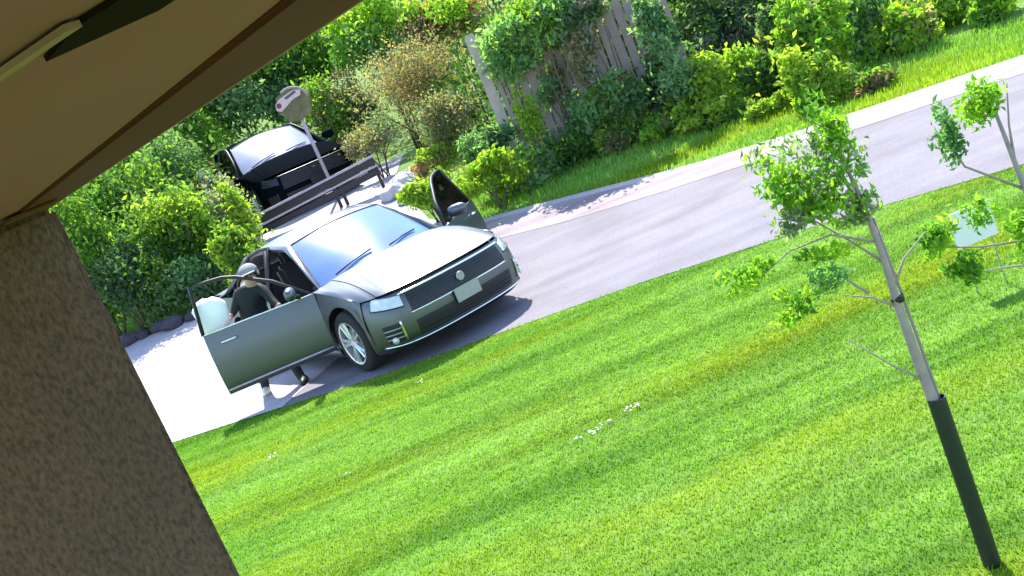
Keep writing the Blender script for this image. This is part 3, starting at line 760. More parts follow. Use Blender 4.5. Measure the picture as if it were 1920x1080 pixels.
def build_door(root, side, angle, paint, hinge_y=1.36, length=1.22, name='door', is_open=True, rear=False):
    piv = empty(name, (0, 0, 0)) if False else None
    hx, hy = side * (half_w(hinge_y) - .035), hinge_y
    y1 = length
    # outer skin follows the body side; local frame: origin at hinge, +y to the rear
    def out(y, z): return side * (side_x(hy + y, z)) - hx
    mb = MB()
    zs = [.265, .30, .38, .48, .58, .66, .72, .80, .87, .905]
    top = lambda y: shoulder(hy + y) - .005
    def zz(y, i): return lerp(.265, top(y), (zs[i] - .265) / (.905 - .265))
    ys = lin(0.006, y1 - .006, 8)
    def clampz(y, z):
        return max(z, arch_bottom(hy + y, .20) + .02) if rear else z
    O = [[(out(y, zz(y, i)), y, clampz(y, zz(y, i))) for i in range(len(zs))] for y in ys]
    I = [[(out(y, zz(y, i)) * 1 - side * (.075 if 0 < i < len(zs) - 1 else .05), y + (0.012 if y < .1 else -.012 if y > y1 - .1 else 0), clampz(y, zz(y, i))) for i in range(len(zs))] for y in ys]
    nz = len(zs); v = [p for r in O for p in r] + [p for r in I for p in r]; n0 = len(ys) * nz; f = []
    for a in range(len(ys) - 1):
        for b in range(nz - 1):
            q = (a * nz + b, (a + 1) * nz + b, (a + 1) * nz + b + 1, a * nz + b + 1)
            f.append(q); f.append(tuple(reversed([k + n0 for k in q])))
        f.append((a * nz, n0 + a * nz, n0 + (a + 1) * nz, (a + 1) * nz))
        b = nz - 1
        f.append((a * nz + b, (a + 1) * nz + b, n0 + (a + 1) * nz + b, n0 + a * nz + b))
    for a in (0, len(ys) - 1):
        for b in range(nz - 1):
            f.append((a * nz + b, a * nz + b + 1, n0 + a * nz + b + 1, n0 + a * nz + b))
    mb.add(v, f)
    door = mb.build(name, paint, root, smooth=True, angle=.55)
    door.location = (hx, hy, 0)
    door.rotation_euler = (0, 0, -side * 0 + (angle if side > 0 else -angle) * -1)
    # window frame
    def X(z): return side * float(np.interp(z, [.9, 1.40], [side_x(hy + .4, .9) - .012, .655])) - hx
    if not rear:
        fr = [(.03, top(.03)), (.36, 1.165), (.70, 1.345), (.84, 1.392), (1.02, 1.412), (y1 - .03, 1.418), (y1 + .0, top(y1))]
    else:
        fr = [(.0, top(0)), (.01, 1.418), (.30, 1.412), (.62, 1.37), (.86, 1.25), (1.0, 1.10), (1.03, top(1.03))]
    fm = MB()
    fm.tube([(X(z) - side * .012, y, z) for y, z in fr], .021, 6)
    fm.build('window_frame', M['black'], door, smooth=True)
    gp = [(X(z) - side * .012, y, z) for y, z in fr]
    gm = MB().prism(gp, (-side * .004, 0, 0))
    gl = gm.build('window_glass', M['door_glass'], door) if not (is_open and side < 0) else None
    # belt chrome, handle
    bm_ = MB().tube([(out(y, top(y)) + side * .001, y, top(y) + .004) for y in lin(.02, min(y1, 1.0 if rear else y1) - .02, 8)], .009, 6)
    bm_.build('belt_trim', M['chrome'], door, smooth=True)
    yh = y1 - .16
    h = MB().tube([(out(yh - .17, .80) + side * .002, yh - .17, .80), (out(yh - .15, .80) + side * .03, yh - .15, .803), (out(yh, .80) + side * .03, yh - .01, .806), (out(yh, .80) + side * .002, yh + .01, .806)], .012, 8)
    h.build('handle', M['chrome'] if not rear else paint, door, smooth=True)
    sk = MB().tube([(out(y, .315) + side * .004, y, .315 if not rear else max(.315, clampz(y, .3) + .02)) for y in lin(.02, y1 - (.02 if not rear else .4), 6)], .011, 6)
    sk.build('sill_moulding', M['rail_top'], door, smooth=True)
    if not rear:
        mm = MB()
        cx, cy, cz = out(.22, .93) + side * .135, .20, 1.0
        vs = []; fs = []
        for i in range(9):
            ph = math.pi * i / 8
            for k in range(14):
                t = 2 * math.pi * k / 14
                sx = math.copysign(abs(math.cos(t)) ** .7, math.cos(t)) * math.sin(ph) ** .7
                sz = math.copysign(abs(math.sin(t)) ** .7, math.sin(t)) * math.sin(ph) ** .7
                vs.append((cx + .12 * sx, cy + .055 * -math.cos(ph), cz + .07 * sz))
        for i in range(8):
            for k in range(14): fs.append((i * 14 + k, i * 14 + (k + 1) % 14, (i + 1) * 14 + (k + 1) % 14, (i + 1) * 14 + k))
        mm.add(vs, fs)
        mir = mm.build('mirror', M['mirror_cap'], door, smooth=True)
        st = MB().tube([(out(.18, .9), .15, .925), (cx - side * .07, cy, cz - .03)], [.03, .02], 8)
        st.build('mirror_arm', M['black'], mir, smooth=True)
        if is_open:
            ins = MB().box((hx * 0 - side * .055, y1 * .5, .62), (.03, y1 * .82, .34)).build('door_card', M['interior'], door, bevel=.012)
    return door


def build_car(root, paint, open_front=(True, True), ang=(57.5, 50), steer=0.0, plate=True):
    # ---- nose
    us = lin(-1, 1, 64); zs = [.17, .20, .23, .27, .32, .38, .44, .50, .56, .61, .66, .70, .722]
    MB().grid(lambda s, z: fascia(s, z), us, zs).build('front_bumper', paint, root, smooth=True)
    sb = .76
    MB().grid(lambda s, t: bonnet(s, t, .006), lin(-sb, sb, 28), lin(0.0, 1, 16)).build('bonnet', paint, root, smooth=True)
    for sg in (-1, 1):
        fm = MB()
        fm.grid(lambda s, t: bonnet(s * sg, t), lin(sb + .006, 1, 8), lin(0, 1, 16))
        ys = sorted(set(lin(.50, 1.33, 26) + [WY[0] - AR + .001, WY[0] + AR - .001]))
        def fs_(y, v):
            zt = shoulder(y); zb = arch_bottom(y, .20); z = lerp(zb, zt, v)
            x = side_x(y, z)
            if y < .62: x = lerp(.90 - (.04 if z > .7 else 0) , x, (y - .5) / .12) if y > .5 else x
            return (sg * x, y, z)
        fm.grid(fs_, ys, lin(0, 1, 10))
        fm.build('front_wing', paint, root, smooth=True, angle=.6)
    # ---- rear quarter, sides behind the front doors
    for sg in (-1, 1):
        ys = sorted(set(lin(3.28, 4.84, 34) + [WY[1] - AR + .001, WY[1] + AR - .001]))
        q = MB().grid(lambda y, v: (lambda z: (sg * side_x(y, z), y, z))(lerp(arch_bottom(y, .21), shoulder(y), v)), ys, lin(0, 1, 10))
        q.build('rear_wing', paint, root, smooth=True)
        # sill and pillars
        s = MB().grid(lambda y, v: (sg * (half_w(y) - [.09, .03, .015, .02, .16][v]), y, [.15, .17, .225, .262, .275][v]), lin(1.30, 3.36, 10), [0, 1, 2, 3, 4])
        s.build('sill', paint, root, smooth=True)
        b = MB().tube([(sg * .86, 2.60, .27), (sg * .85, 2.62, .60), (sg * .83, 2.64, .93), (sg * .655, 2.66, 1.39)], [.05, .05, .045, .035], 8)
        b.build('door_pillar', M['black'], root, smooth=True)
        # A pillar + roof rail + C pillar as one swept band
        path = [((.775, 1.40, .905), (.815, 1.36, .90)), ((.735, 1.60, 1.06), (.775, 1.60, 1.045)), ((.66, 1.90, 1.255), (.705, 1.92, 1.235)), ((.588, 2.13, 1.385), (.655, 2.20, 1.362)),
                ((.56, 2.60, 1.425), (.65, 2.60, 1.400)), ((.56, 3.10, 1.415), (.65, 3.12, 1.388)), ((.585, 3.42, 1.365), (.67, 3.46, 1.335)), ((.64, 3.78, 1.19), (.735, 3.80, 1.165)), ((.69, 4.08, 1.03), (.80, 4.15, 1.0)), ((.74, 4.30, .985), (.86, 4.35, .965))]
        pm = MB(); v = []; f = []
        for (a, c) in path:
            a = Vector((sg * a[0], a[1], a[2])); c = Vector((sg * c[0], c[1], c[2]))
            md = (a + c) / 2 + Vector((sg * .008, 0, .012))
            dn = Vector((-sg * .02, 0, -.04))
            v += [a, md, c, c + dn, a + dn]
        for i in range(len(path) - 1):
            for k in range(5): f.append((i * 5 + k, i * 5 + (k + 1) % 5, (i + 1) * 5 + (k + 1) % 5, (i + 1) * 5 + k))
        pm.add(v, f).build('roof_rail', paint, root, smooth=True, angle=.7)
    # ---- glass and roof
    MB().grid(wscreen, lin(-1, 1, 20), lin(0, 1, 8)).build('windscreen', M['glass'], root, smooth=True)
    seal = MB()
    seal.tube([wscreen(s, 0) for s in lin(-1, 1, 20)], .014, 6)
    seal.tube([wscreen(-1, t) for t in lin(0, 1, 8)], .010, 6)
    seal.tube([wscreen(1, t) for t in lin(0, 1, 8)], .010, 6)
    seal.tube([wscreen(s, 1) for s in lin(-1, 1, 20)], .010, 6)
    seal.build('windscreen_seal', M['black'], root, smooth=True)
    for sx, sgn in ((-.62, 1), (.06, 1)):
        a = Vector(wscreen(sx / .8 * 1.0, .02)); b_ = Vector(wscreen(sx / .8 + .62, .12))
        MB().tube([a + Vector((0, -.02, .03)), (a + b_) / 2 + Vector((0, -.01, .035)), b_ + Vector((0, -.005, .02))], .009, 6).build('wiper', M['black'], root, smooth=True)
    cowl = MB().grid(lambda s, t: (lerp(bonnet(s, 1)[0], wscreen(s, 0)[0], t), lerp(bonnet(s, 1)[1] - .01, wscreen(s, 0)[1] + .02, t), lerp(bonnet(s, 1)[2] - .02, wscreen(s, 0)[2] - .012, t)), lin(-.98, .98, 16), [0, 1])
    cowl.build('scuttle', M['black'], root, smooth=True)
    roof = MB().grid(lambda s, y: (s * .575, lerp(wscreen(s, 1)[1], 3.40 + .10 * (1 - s * s), y), (1.378 + .05 * (1 - s * s)) + .022 * math.sin(math.pi * y) + (-.02 * y) + .02 * (1 - (2 * y - 1) ** 2) * 1), lin(-1, 1, 16), lin(0, 1, 12))
    roof.build('roof', paint, root, smooth=True)
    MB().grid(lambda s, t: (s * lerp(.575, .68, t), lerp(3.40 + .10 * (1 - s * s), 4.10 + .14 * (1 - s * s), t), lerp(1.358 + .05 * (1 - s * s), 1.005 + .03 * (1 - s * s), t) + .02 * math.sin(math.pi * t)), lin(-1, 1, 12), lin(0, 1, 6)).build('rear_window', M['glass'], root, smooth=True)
    MB().grid(lambda s, t: (s * lerp(.80, .70, t), lerp(4.06 + .12 * (1 - s * s), 4.84, t), .965 + .035 * (1 - s * s) + .015 * math.sin(math.pi * t)), lin(-1, 1, 12), lin(0, 1, 8)).build('boot_lid', paint, root, smooth=True)
    MB().grid(lambda s, z: (s * .76, 4.84 + .05 * (1 - s * s) - .04 * abs(z - .55) , z), lin(-1, 1, 14), lin(.20, .97, 8)).build('rear_bumper', paint, root, smooth=True)
    # ---- front face fittings, all laid on the nose surface
    def patch(name, s0, s1, z0f, z1f, off, m, ns=12, nz=4, par=None):
        d = .03
        mb = MB(); us = lin(s0, s1, ns)
        v = []; f = []
        for u in us:
            za, zb = z0f(u), z1f(u)
            for z in lin(za, zb, nz): v.append(fascia(u, z, off))
        n0 = len(v)
        for u in us:
            za, zb = z0f(u), z1f(u)
            for z in lin(za, zb, nz): v.append(fascia(u, z, off - d))
        K = nz + 1
        for a in range(ns):
            for b in range(nz): f.append((a * K + b, (a + 1) * K + b, (a + 1) * K + b + 1, a * K + b + 1))
            f.append((a * K, n0 + a * K, n0 + (a + 1) * K, (a + 1) * K)); f.append((a * K + nz, (a + 1) * K + nz, n0 + (a + 1) * K + nz, n0 + a * K + nz))
        for a in (0, ns):
            for b in range(nz): f.append((a * K + b, a * K + b + 1, n0 + a * K + b + 1, n0 + a * K + b))
        return mb.add(v, f).build(name, m, par or root, smooth=True, angle=.6)
    c = lambda k: (lambda u: k)
    gr = patch('grille', -.40, .40, c(.505), c(.690), .004, M['grille'], 16, 4)
    gs = MB()
    for z in (.530, .556, .582, .608, .634, .660): gs.tube([fascia(s, z, .010) for s in lin(-.385, .385, 16)], .0055, 5)
    gs.build('grille_bars', M['rail_dark'], gr, smooth=True)
    MB().tube([fascia(s, .700, .012) for s in lin(-.47, .47, 20)], .012, 6).build('chrome_strip', M['chrome'], gr, smooth=True)
    MB().tube([fascia(s, lerp(.50, .497, abs(s)), .008) for s in lin(-.41, .41, 16)], .010, 6).build('chrome_strip', M['chrome'], gr, smooth=True)
    e = MB().lathe([(0, 0), (.042, 0), (.048, .006), (.042, .014), (0, .014)], 'z', (0, 0, 0), 24)
    e = e.build('emblem', M['steel'], gr, smooth=True, angle=.6); e.rotation_euler = (math.pi / 2, 0, 0); e.location = Vector(fascia(0, .60, .018))
    patch('air_intake', -.40, .40, c(.255), c(.415), .003, M['black'], 16, 4)
    ib = MB()
    for z in (.285, .325, .365): ib.tube([fascia(s, z, .010) for s in lin(-.385, .385, 16)], .007, 5)
    ib.build('intake_bars', M['grille'], root, smooth=True)
    MB().tube([fascia(s, .222 + .03 * abs(s) ** 3, .012) for s in lin(-.86, .86, 40)], .011, 6).build('lower_chrome_strip', M['chrome'], root, smooth=True)
    patch('lip_spoiler', -.80, .80, c(.175), c(.212), .006, M['black'], 30, 2)
    for sg in (-1, 1):
        hl = patch('headlamp', sg * .455, sg * .84, lambda u: lerp(.585, .630, (abs(u) - .45) / .4), lambda u: lerp(.690, .726, (abs(u) - .45) / .4), .006, M['lamp'], 12, 4)
        MB().tube([fascia(sg * s, lerp(.583, .626, (s - .45) / .4), .010) for s in lin(.45, .85, 10)], .007, 6).build('lamp_trim', M['black'], hl, smooth=True)
        fi = patch('side_intake', sg * .56, sg * .78, lambda u: .275, lambda u: .455, .003, M['black'], 8, 4)
        fb = MB()
        for z in (.315, .36, .405): fb.tube([fascia(sg * s, z, .012) for s in lin(.57, .77, 8)], .008, 6)
        fb.build('intake_blades', M['steel'], fi, smooth=True)
        MB().tube([fascia(sg * .55, z, .010) for z in lin(.27, .47, 6)], .013, 6).build('chrome_blade', M['chrome'], fi, smooth=True)
        fl = MB().lathe([(0, 0), (.03, 0), (.034, .008), (0, .016)], 'z', (0, 0, 0), 16).build('fog_lamp', M['lamp'], fi, smooth=True)
        fl.rotation_euler = (math.pi / 2, 0, sg * .7); fl.location = Vector(fascia(sg * .68, .30, .02))
    p = MB().box((0, -.028, .445), (.30, .012, .14)).build('number_plate', M['plate'], root, bevel=.004)
    MB().box((0, -.0365, .445), (.315, .003, .008)).build('plate_bolts', M['steel'], p) if False else None
    # ---- floor, wells, interior
    MB().box((0, 2.45, .215), (1.60, 4.1, .11)).build('underbody', M['black'], root, bevel=.02)
    MB().box((0, .75, .45), (1.24, 1.15, .40)).build('engine_bay', M['black'], root)
    MB().box((0, 4.2, .6), (1.3, 1.15, .6)).build('boot_well', M['black'], root)
    for w in WY:
        for sg in (-1, 1):
            v = []; f = []
            for k in range(17):
                a = math.pi * k / 16
                for dx in (.625, .90): v.append((sg * dx, w + (AR - .005) * math.cos(a), .335 + (AR - .005) * math.sin(a)))
            for k in range(16): f.append((2 * k, 2 * k + 1, 2 * k + 3, 2 * k + 2))
            f.append(tuple(2 * k for k in range(17)))
            mesh('wheel_arch_liner', v, f, M['black'], root)
    for w, st in ((WY[0], steer), (WY[1], 0)):
        for sg in (-1, 1): build_wheel(root, sg * .80, w, sg, st)
    MB().box((0, 1.62, .78), (1.50, .40, .26)).build('dashboard', M['interior'], root, bevel=.05)
    MB().box((0, 2.5, .30), (1.55, 2.3, .05)).box((0, 2.3, .42), (.26, 1.3, .26)).build('cabin_floor', M['interior'], root, bevel=.01)
    for sg in (-1, 1):
        s = MB().box((sg * .37, 2.33, .50), (.50, .52, .18)).build('seat', M['seatm'], root, bevel=.05)
        MB().box((sg * .37, 2.68, .86), (.48, .15, .62), Matrix.Rotation(-.25, 3, 'X')).build('seat_back', M['seatm'], s, bevel=.05)
        MB().box((sg * .37, 2.79, 1.22), (.27, .10, .17), Matrix.Rotation(-.2, 3, 'X')).build('head_rest', M['seatm'], s, bevel=.04)
    rs = MB().box((0, 3.30, .52), (1.30, .5, .2)).box((0, 3.62, .86), (1.28, .15, .55), Matrix.Rotation(-.3, 3, 'X')).build('rear_seat', M['seatm'], root, bevel=.04)
    sw = MB(); sw.tube([(.37 + .18 * math.cos(a), 1.95 + .06 * math.sin(a), .88 + .17 * math.sin(a)) for a in lin(0, 2 * math.pi, 24)], .014, 6)
    sw.tube([(.37, 1.75, .80), (.37, 1.94, .88)], .03, 8); sw.tube([(.20, 1.95, .88), (.54, 1.95, .88)], .014, 6)
    sw.build('steering_wheel', M['interior'], root, smooth=True)
    MB().box((0, 1.93, 1.27), (.22, .03, .06)).build('rear_view_mirror', M['black'], root, bevel=.01)
    for sg, op, an in ((-1, open_front[0], ang[0]), (1, open_front[1], ang[1])):
        build_door(root, sg, math.radians(an) if op else 0.0, paint, name='front_door', is_open=op)
        build_door(root, sg, 0.0, paint, hinge_y=2.60, length=1.05, name='rear_door', rear=True)


M['door_glass'] = bpy.data.materials.new('clear_door_glass'); M['door_glass'].use_nodes = True
_nt = M['door_glass'].node_tree; _nt.nodes.clear()
_o = _nt.nodes.new('ShaderNodeOutputMaterial'); _m = _nt.nodes.new('ShaderNodeMixShader'); _t = _nt.nodes.new('ShaderNodeBsdfTransparent'); _g = _nt.nodes.new('ShaderNodeBsdfGlossy')
_t.inputs['Color'].default_value = (0.60, 0.68, 0.64, 1); _g.inputs['Roughness'].default_value = 0.03
_f = _nt.nodes.new('ShaderNodeFresnel'); _f.inputs[0].default_value = 1.5
_nt.links.new(_f.outputs[0], _m.inputs[0]); _nt.links.new(_t.outputs[0], _m.inputs[1]); _nt.links.new(_g.outputs[0], _m.inputs[2]); _nt.links.new(_m.outputs[0], _o.inputs[0])
M['mirror_cap'] = M['paint']

sedan = empty('parked_car', (-0.416, 10.18, 0.0), 0.567)
sedan.rotation_euler = (math.radians(0), 0, 0.567)
tag(sedan, 'grey metallic sedan with both front doors open, standing nose towards the lawn', 'car')
build_car(sedan, M['paint'], steer=math.radians(0))
M['mirror_cap'] = M['paint2']
suv = empty('parked_car', (-2.66, 21.2, 1.02), 0.50)
suv.scale = (1.20, 1.0, 1.27)
tag(suv, 'black car parked behind the low rails at the top of the driveway', 'car')
build_car(suv, M['paint2'], open_front=(False, False))

for o_ in suv.children_recursive:
    if o_.type == 'MESH' and o_.data.materials:
        nm_ = o_.data.materials[0].name
        if nm_ in ('galvanised_steel', 'grille_grey'): o_.data.materials[0] = M['black']
        elif nm_ == 'headlamp_glass': o_.data.materials[0] = M['grille']
        elif nm_ == 'chrome' and o_.name.startswith('chrome'): o_.data.materials[0] = M['grille']
        elif nm_ == 'number_plate': o_.data.materials[0] = M['grille']
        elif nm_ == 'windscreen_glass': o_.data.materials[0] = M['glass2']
# ------------------------------------------------------------------ low rails at the top of the drive
rails = empty('rail_fence', (-4.15, 20.05, gz(20.05)))
tag(rails, 'low two-rail dark metal fence between the sedan roof and the black car', 'fence')
RO = Vector(rails.location)
def railbar(za, zb, h, dpt, x0=-4.15, x1=-1.42):
    a = Vector((x0, 20.05, za)) - RO; b = Vector((x1, 20.0, zb)) - RO
    mb = MB()
    return mb.prism([a + Vector((0, -dpt / 2, -h / 2)), a + Vector((0, dpt / 2, -h / 2)), a + Vector((0, dpt / 2, h / 2)), a + Vector((0, -dpt / 2, h / 2))], b - a)
railbar(1.40, 1.62, .042, .10).build('rail', M['rail_top'], rails, bevel=.006)
railbar(1.205, 1.43, .036, .08).build('rail', M['rail_top'], rails, bevel=.006)
railbar(1.30, 1.525, .13, .03, -4.1, -1.45).build('kick_panel', M['rail_dark'], rails, bevel=.004)
railbar(1.10, 1.32, .12, .03, -4.1, -1.45).build('kick_panel', M['rail_dark'], rails, bevel=.004)
for x in (-4.1, -2.35, -2.22, -1.48):
    zt = 1.38 + .08 * (x + 4.15)
    MB().box((x - RO.x, 0.0, (zt + gz(20) - .1) / 2 - RO.z), (.06, .06, zt - gz(20) + .1)).build('post', M['rail_dark'], rails, bevel=.005)

# ------------------------------------------------------------------ round sign on a post
sg_ = empty('yard_sign', (-2.46, 21.0, gz(21)))
tag(sg_, 'round weathered sign with a faded pinkish plate, on a grey post behind the low rails', 'sign')
MB().tube([(0, .03, -.1), (-.01, .03, 1.1), (-.02, .03, 2.0)], .035, 10).build('post', M['rail_top'], sg_, smooth=True)
dv = MB(); rr = random.Random(3)
prof = []
for k in range(26):
    a = 2 * math.pi * k / 26; r_ = .35 * (1 + rr.uniform(-.10, .08)); prof.append((r_ * math.cos(a) - .02, -.03, 2.02 + r_ * .94 * math.sin(a)))
dv.prism(prof, (0, .05, 0))
dd = dv.build('sign_disc', M['olive'], sg_, bevel=.008)
fp = MB().prism([(-.38, -.06, 2.02), (-.30, -.06, 1.97), (-.18, -.06, 2.02), (-.02, -.06, 2.10), (.16, -.06, 2.13), (.20, -.06, 2.22), (.08, -.06, 2.27), (-.10, -.06, 2.24), (-.26, -.06, 2.20), (-.36, -.06, 2.13)], (0, .02, 0)).build('faded_plate', M['pinkish'], dd, bevel=.004)
MB().box((-.02, -.067, 2.20), (.24, .012, .045), Matrix.Rotation(.25, 3, 'Y').transposed()).build('dark_marking', M['letter'], dd)
rdm = MB().lathe([(0, 0), (.05, 0), (.05, .012), (0, .012)], 'z', (0, 0, 0), 14).build('red_dot', M['red'], dd)
rdm.rotation_euler = (math.pi / 2, 0, 0); rdm.location = (-.30, -.055, 2.09)
tm = MB().tube([(.31 * math.cos(a) - .02, -.035, 2.02 + .31 * math.sin(a)) for a in lin(.1, 2.1, 12)], .03, 6).build('worn_rim', M['plank'], dd, smooth=True)

# ------------------------------------------------------------------ board fence
fence = empty('board_fence', (0.9, 17.25, gz(17.25)))
tag(fence, 'old grey board fence half buried in vines at the top centre', 'fence')
FO = Vector(fence.location)
fr_ = random.Random(5)
px_ = 0.0
ang = math.atan2(-0.55, 2.6)
dirx = Vector((math.cos(ang), math.sin(ang), 0))
for i in range(19):
    w_ = fr_.uniform(.125, .15) if i else .17
    base = dirx * px_; h_ = 2.25 - .014 * i + fr_.uniform(-.05, .05) + (0.12 if i == 0 else 0)
    y_ = 17.25 + base.y
    zb_ = gz(y_) - FO.z - .12
    lean = fr_.uniform(-.012, .012)
    pts_ = [(-w_ / 2, 0, zb_), (w_ / 2, 0, zb_), (w_ / 2 + lean, 0, h_ - .05), (w_ / 2 - .03 + lean, 0, h_), (-w_ / 2 + .03 + lean, 0, h_), (-w_ / 2 + lean, 0, h_ - .05)]
    R_ = Matrix.Rotation(ang, 3, 'Z')
    pts_ = [R_ @ Vector(q) + base + Vector((0, fr_.uniform(-.008, .008), 0)) for q in pts_]
    MB().prism(pts_, R_ @ Vector((0, .024, 0))).build('plank', M['plank2'] if i == 0 else M['plank'], fence, bevel=.003)
    px_ += w_ + fr_.uniform(.015, .035)
for z_ in (.45, 1.75):
    MB().prism([R_ @ Vector((-.05, .03, z_)), R_ @ Vector((-.05, .08, z_)), R_ @ Vector((-.05, .08, z_ + .09)), R_ @ Vector((-.05, .03, z_ + .09))], dirx * (px_ + .05)).build('rail', M['plank'], fence, bevel=.004)

# ------------------------------------------------------------------ stones
def rock(x, y, r, m, label, group, seed, sq=.65, name='rock'):
    bm = bmesh.new(); bmesh.ops.create_icosphere(bm, subdivisions=2, radius=1)
    q = random.Random(seed)
    ph = [q.uniform(0, 6) for _ in range(6)]
    for v in bm.verts:
        c = v.co; k = 1 + .16 * math.sin(3 * c.x + ph[0]) * math.cos(2.5 * c.y + ph[1]) + .10 * math.sin(5 * c.z + 3 * c.x + ph[2]) + q.uniform(-.06, .06)
        v.co = Vector((c.x * r * k * 1.15, c.y * r * k, c.z * r * k * sq))
    me = bpy.data.meshes.new(name); bm.to_mesh(me); bm.free(); me.materials.append(m)
    o = bpy.data.objects.new(name, me); COL.objects.link(o)
    o.location = (x, y, gz(y) + r * sq * .55); o.rotation_euler = (0, 0, q.uniform(0, 3))
    return tag(o, label, 'rock', group)
G1 = 'pale rocks heaped at the right end of the low rails'
rock(-1.30, 19.2, .24, M['rock'], 'large pale rock against the right end of the low rails', G1, 1)
rock(-1.00, 19.0, .20, M['rock'], 'lavender pale rock beside the olive brown bush', G1, 2)
rock(-0.82, 18.4, .22, M['rock'], 'whitest rock at the front of the heap above the open driver side door', G1, 3)
rock(-1.12, 18.5, .15, M['rock'], 'small pale rock at the left front of the heap', G1, 4)
rock(-1.10, 19.6, .28, M['rock'], 'tallest pale rock at the back of the heap', G1, 6)
G2 = 'dark rocks edging the back of the driveway'
for i in range(11):
    t = i / 10
    rock(-7.4 + 2.75 * t + (.05 if i % 2 else 0), 17.35 - .45 * t + .08 * math.sin(i * 2.1), .13 + .05 * ((i * 7) % 3) / 2, M['dark_rock'], 'dark rounded rock in the row along the back edge of the white driveway', G2, 20 + i)

# ------------------------------------------------------------------ white petals on the lawn
PT = [(0.40, 6.47, 12, .085, 'largest scatter of white petals on the lawn, right of the middle'), (0.22, 6.37, 7, .06, 'white petals second from the right in the short diagonal line on the lawn'),
      (0.13, 6.32, 9, .06, 'white petals in the middle of the short diagonal line on the lawn'), (0.01, 6.33, 4, .045, 'few white petals at the lower left end of the diagonal line'),
      (-2.43, 8.79, 9, .10, 'white petals on the lawn near the porch pillar'), (-2.2, 9.95, 5, .07, 'white petals on the lawn just below the open passenger door'),
      (-1.07, 9.21, 5, .07, 'white petals on the lawn below the front bumper'), (-1.66, 7.51, 4, .06, 'tiny white petals on the lower left part of the lawn')]
for i, (x, y, n, s, lab) in enumerate(PT):
    q = random.Random(i); mb = MB()
    for k in range(n):
        a = q.uniform(0, 6.28); r_ = .6 * s * q.uniform(0, 1) ** .6; cx, cy = r_ * 1.3 * math.cos(a), r_ * .8 * math.sin(a); L = q.uniform(.007, .015) if i != 1 else q.uniform(.009, .016)
        b = q.uniform(0, 6.28); z = q.uniform(.022, .038)
        u = Vector((math.cos(b), math.sin(b), q.uniform(-.3, .3))) * L; w = Vector((-math.sin(b), math.cos(b), q.uniform(-.3, .3))) * L * .6
        c0 = Vector((cx, cy, z))
        mb.add([c0 - u, c0 - u * .2 + w, c0 + u, c0 - u * .2 - w, c0 + Vector((0, 0, -.006))], [(0, 1, 4), (1, 2, 4), (2, 3, 4), (3, 0, 4)])
    tag(mb.build('flower_petals', M['petal'], loc=(x, y, 0), recalc=False), lab, 'petals', 'white petals scattered on the lawn')

# ------------------------------------------------------------------ young tree with black trunk guard
yt = empty('young_tree', (1.225, 3.5, 0))
tag(yt, 'young tree with slim grey trunk, black guard and airy crown on the lawn', 'tree')
MB().tube([(0, 0, -.05), (.0, 0, .5), (-.012, .005, .80), (-.018, 0, 1.05), (-.012, 0, 1.25), (-.02, 0, 1.46), (-.03, .02, 1.62)], [.024, .022, .019, .015, .012, .009, .004], 10).build('trunk', M['grey_bark'], yt, smooth=True)
MB().lathe([(.0325, -.02), (.0325, .69), (.029, .69), (.029, -.02)], 'z', (.004, 0, 0), 20).build('trunk_guard', M['guard'], yt, smooth=True, angle=.6)
MB().tube([(.022, .012, .02), (.018, .012, .75), (.012, .014, 1.1), (.004, .016, 1.38)], [.0065, .006, .0055, .005], 7).build('stake', M['plank'], yt, smooth=True)
tie = MB().lathe([(.022, 0), (.024, .012), (.022, .024), (.018, .012)], 'z', (-.01, .006, 1.07), 14).build('tie', M['black'], yt, smooth=True)
BR = [[(-.01, 0, .76), (-.10, -.01, .86), (-.225, -.02, 1.02)], [(-.016, 0, 1.05), (-.09, .0, 1.12), (-.18, .02, 1.165)],
      [(-.015, 0, 1.22), (-.08, .05, 1.32), (-.18, .04, 1.44), (-.30, .03, 1.50)], [(-.02, 0, 1.40), (-.10, -.04, 1.50), (-.22, -.03, 1.62)], [(-.02, 0, 1.44), (-.06, .04, 1.58), (-.12, .03, 1.72)],
      [(-.015, 0, 1.12), (.06, .02, 1.2), (.16, .02, 1.26)], [(-.018, 0, 1.30), (-.15, .02, 1.38), (-.30, .03, 1.38), (-.44, 0, 1.34)], [(-.1, 0, 1.14), (-.17, .02, 1.24), (-.19, .02, 1.33)]]
for b in BR: MB().tube(b, [.0055, .004, .003, .002][:len(b)] if len(b) == 4 else [.0055, .004, .0022], 6).build('branch', M['grey_bark'], yt, smooth=True)
def leafcloud(specs, name, parent, leaf, k1, k2, seed):
    r = np.random.default_rng(seed); Ps = []; Ts = []
    for (cx, cy, cz), (a, b, c), n, kd in specs:
        P, k = crown_points(n, (a, b, c), 9, seed=seed + n)
        pal = np.array(PAL[kd]); ch = r.choice(3, 9); t = pal[ch][k] * np.array([2.0, 2.0, 2.5]) * r.uniform(.7, 1.35, n)[:, None]
        Ps.append(P + np.array([cx, cy, cz])); Ts.append(t)
    V, F, T = leaves(np.concatenate(Ps), leaf, np.clip(np.concatenate(Ts), .01, .6), aspect=.45)
    return np_mesh(name, V, F, T, M['leaf'], parent)
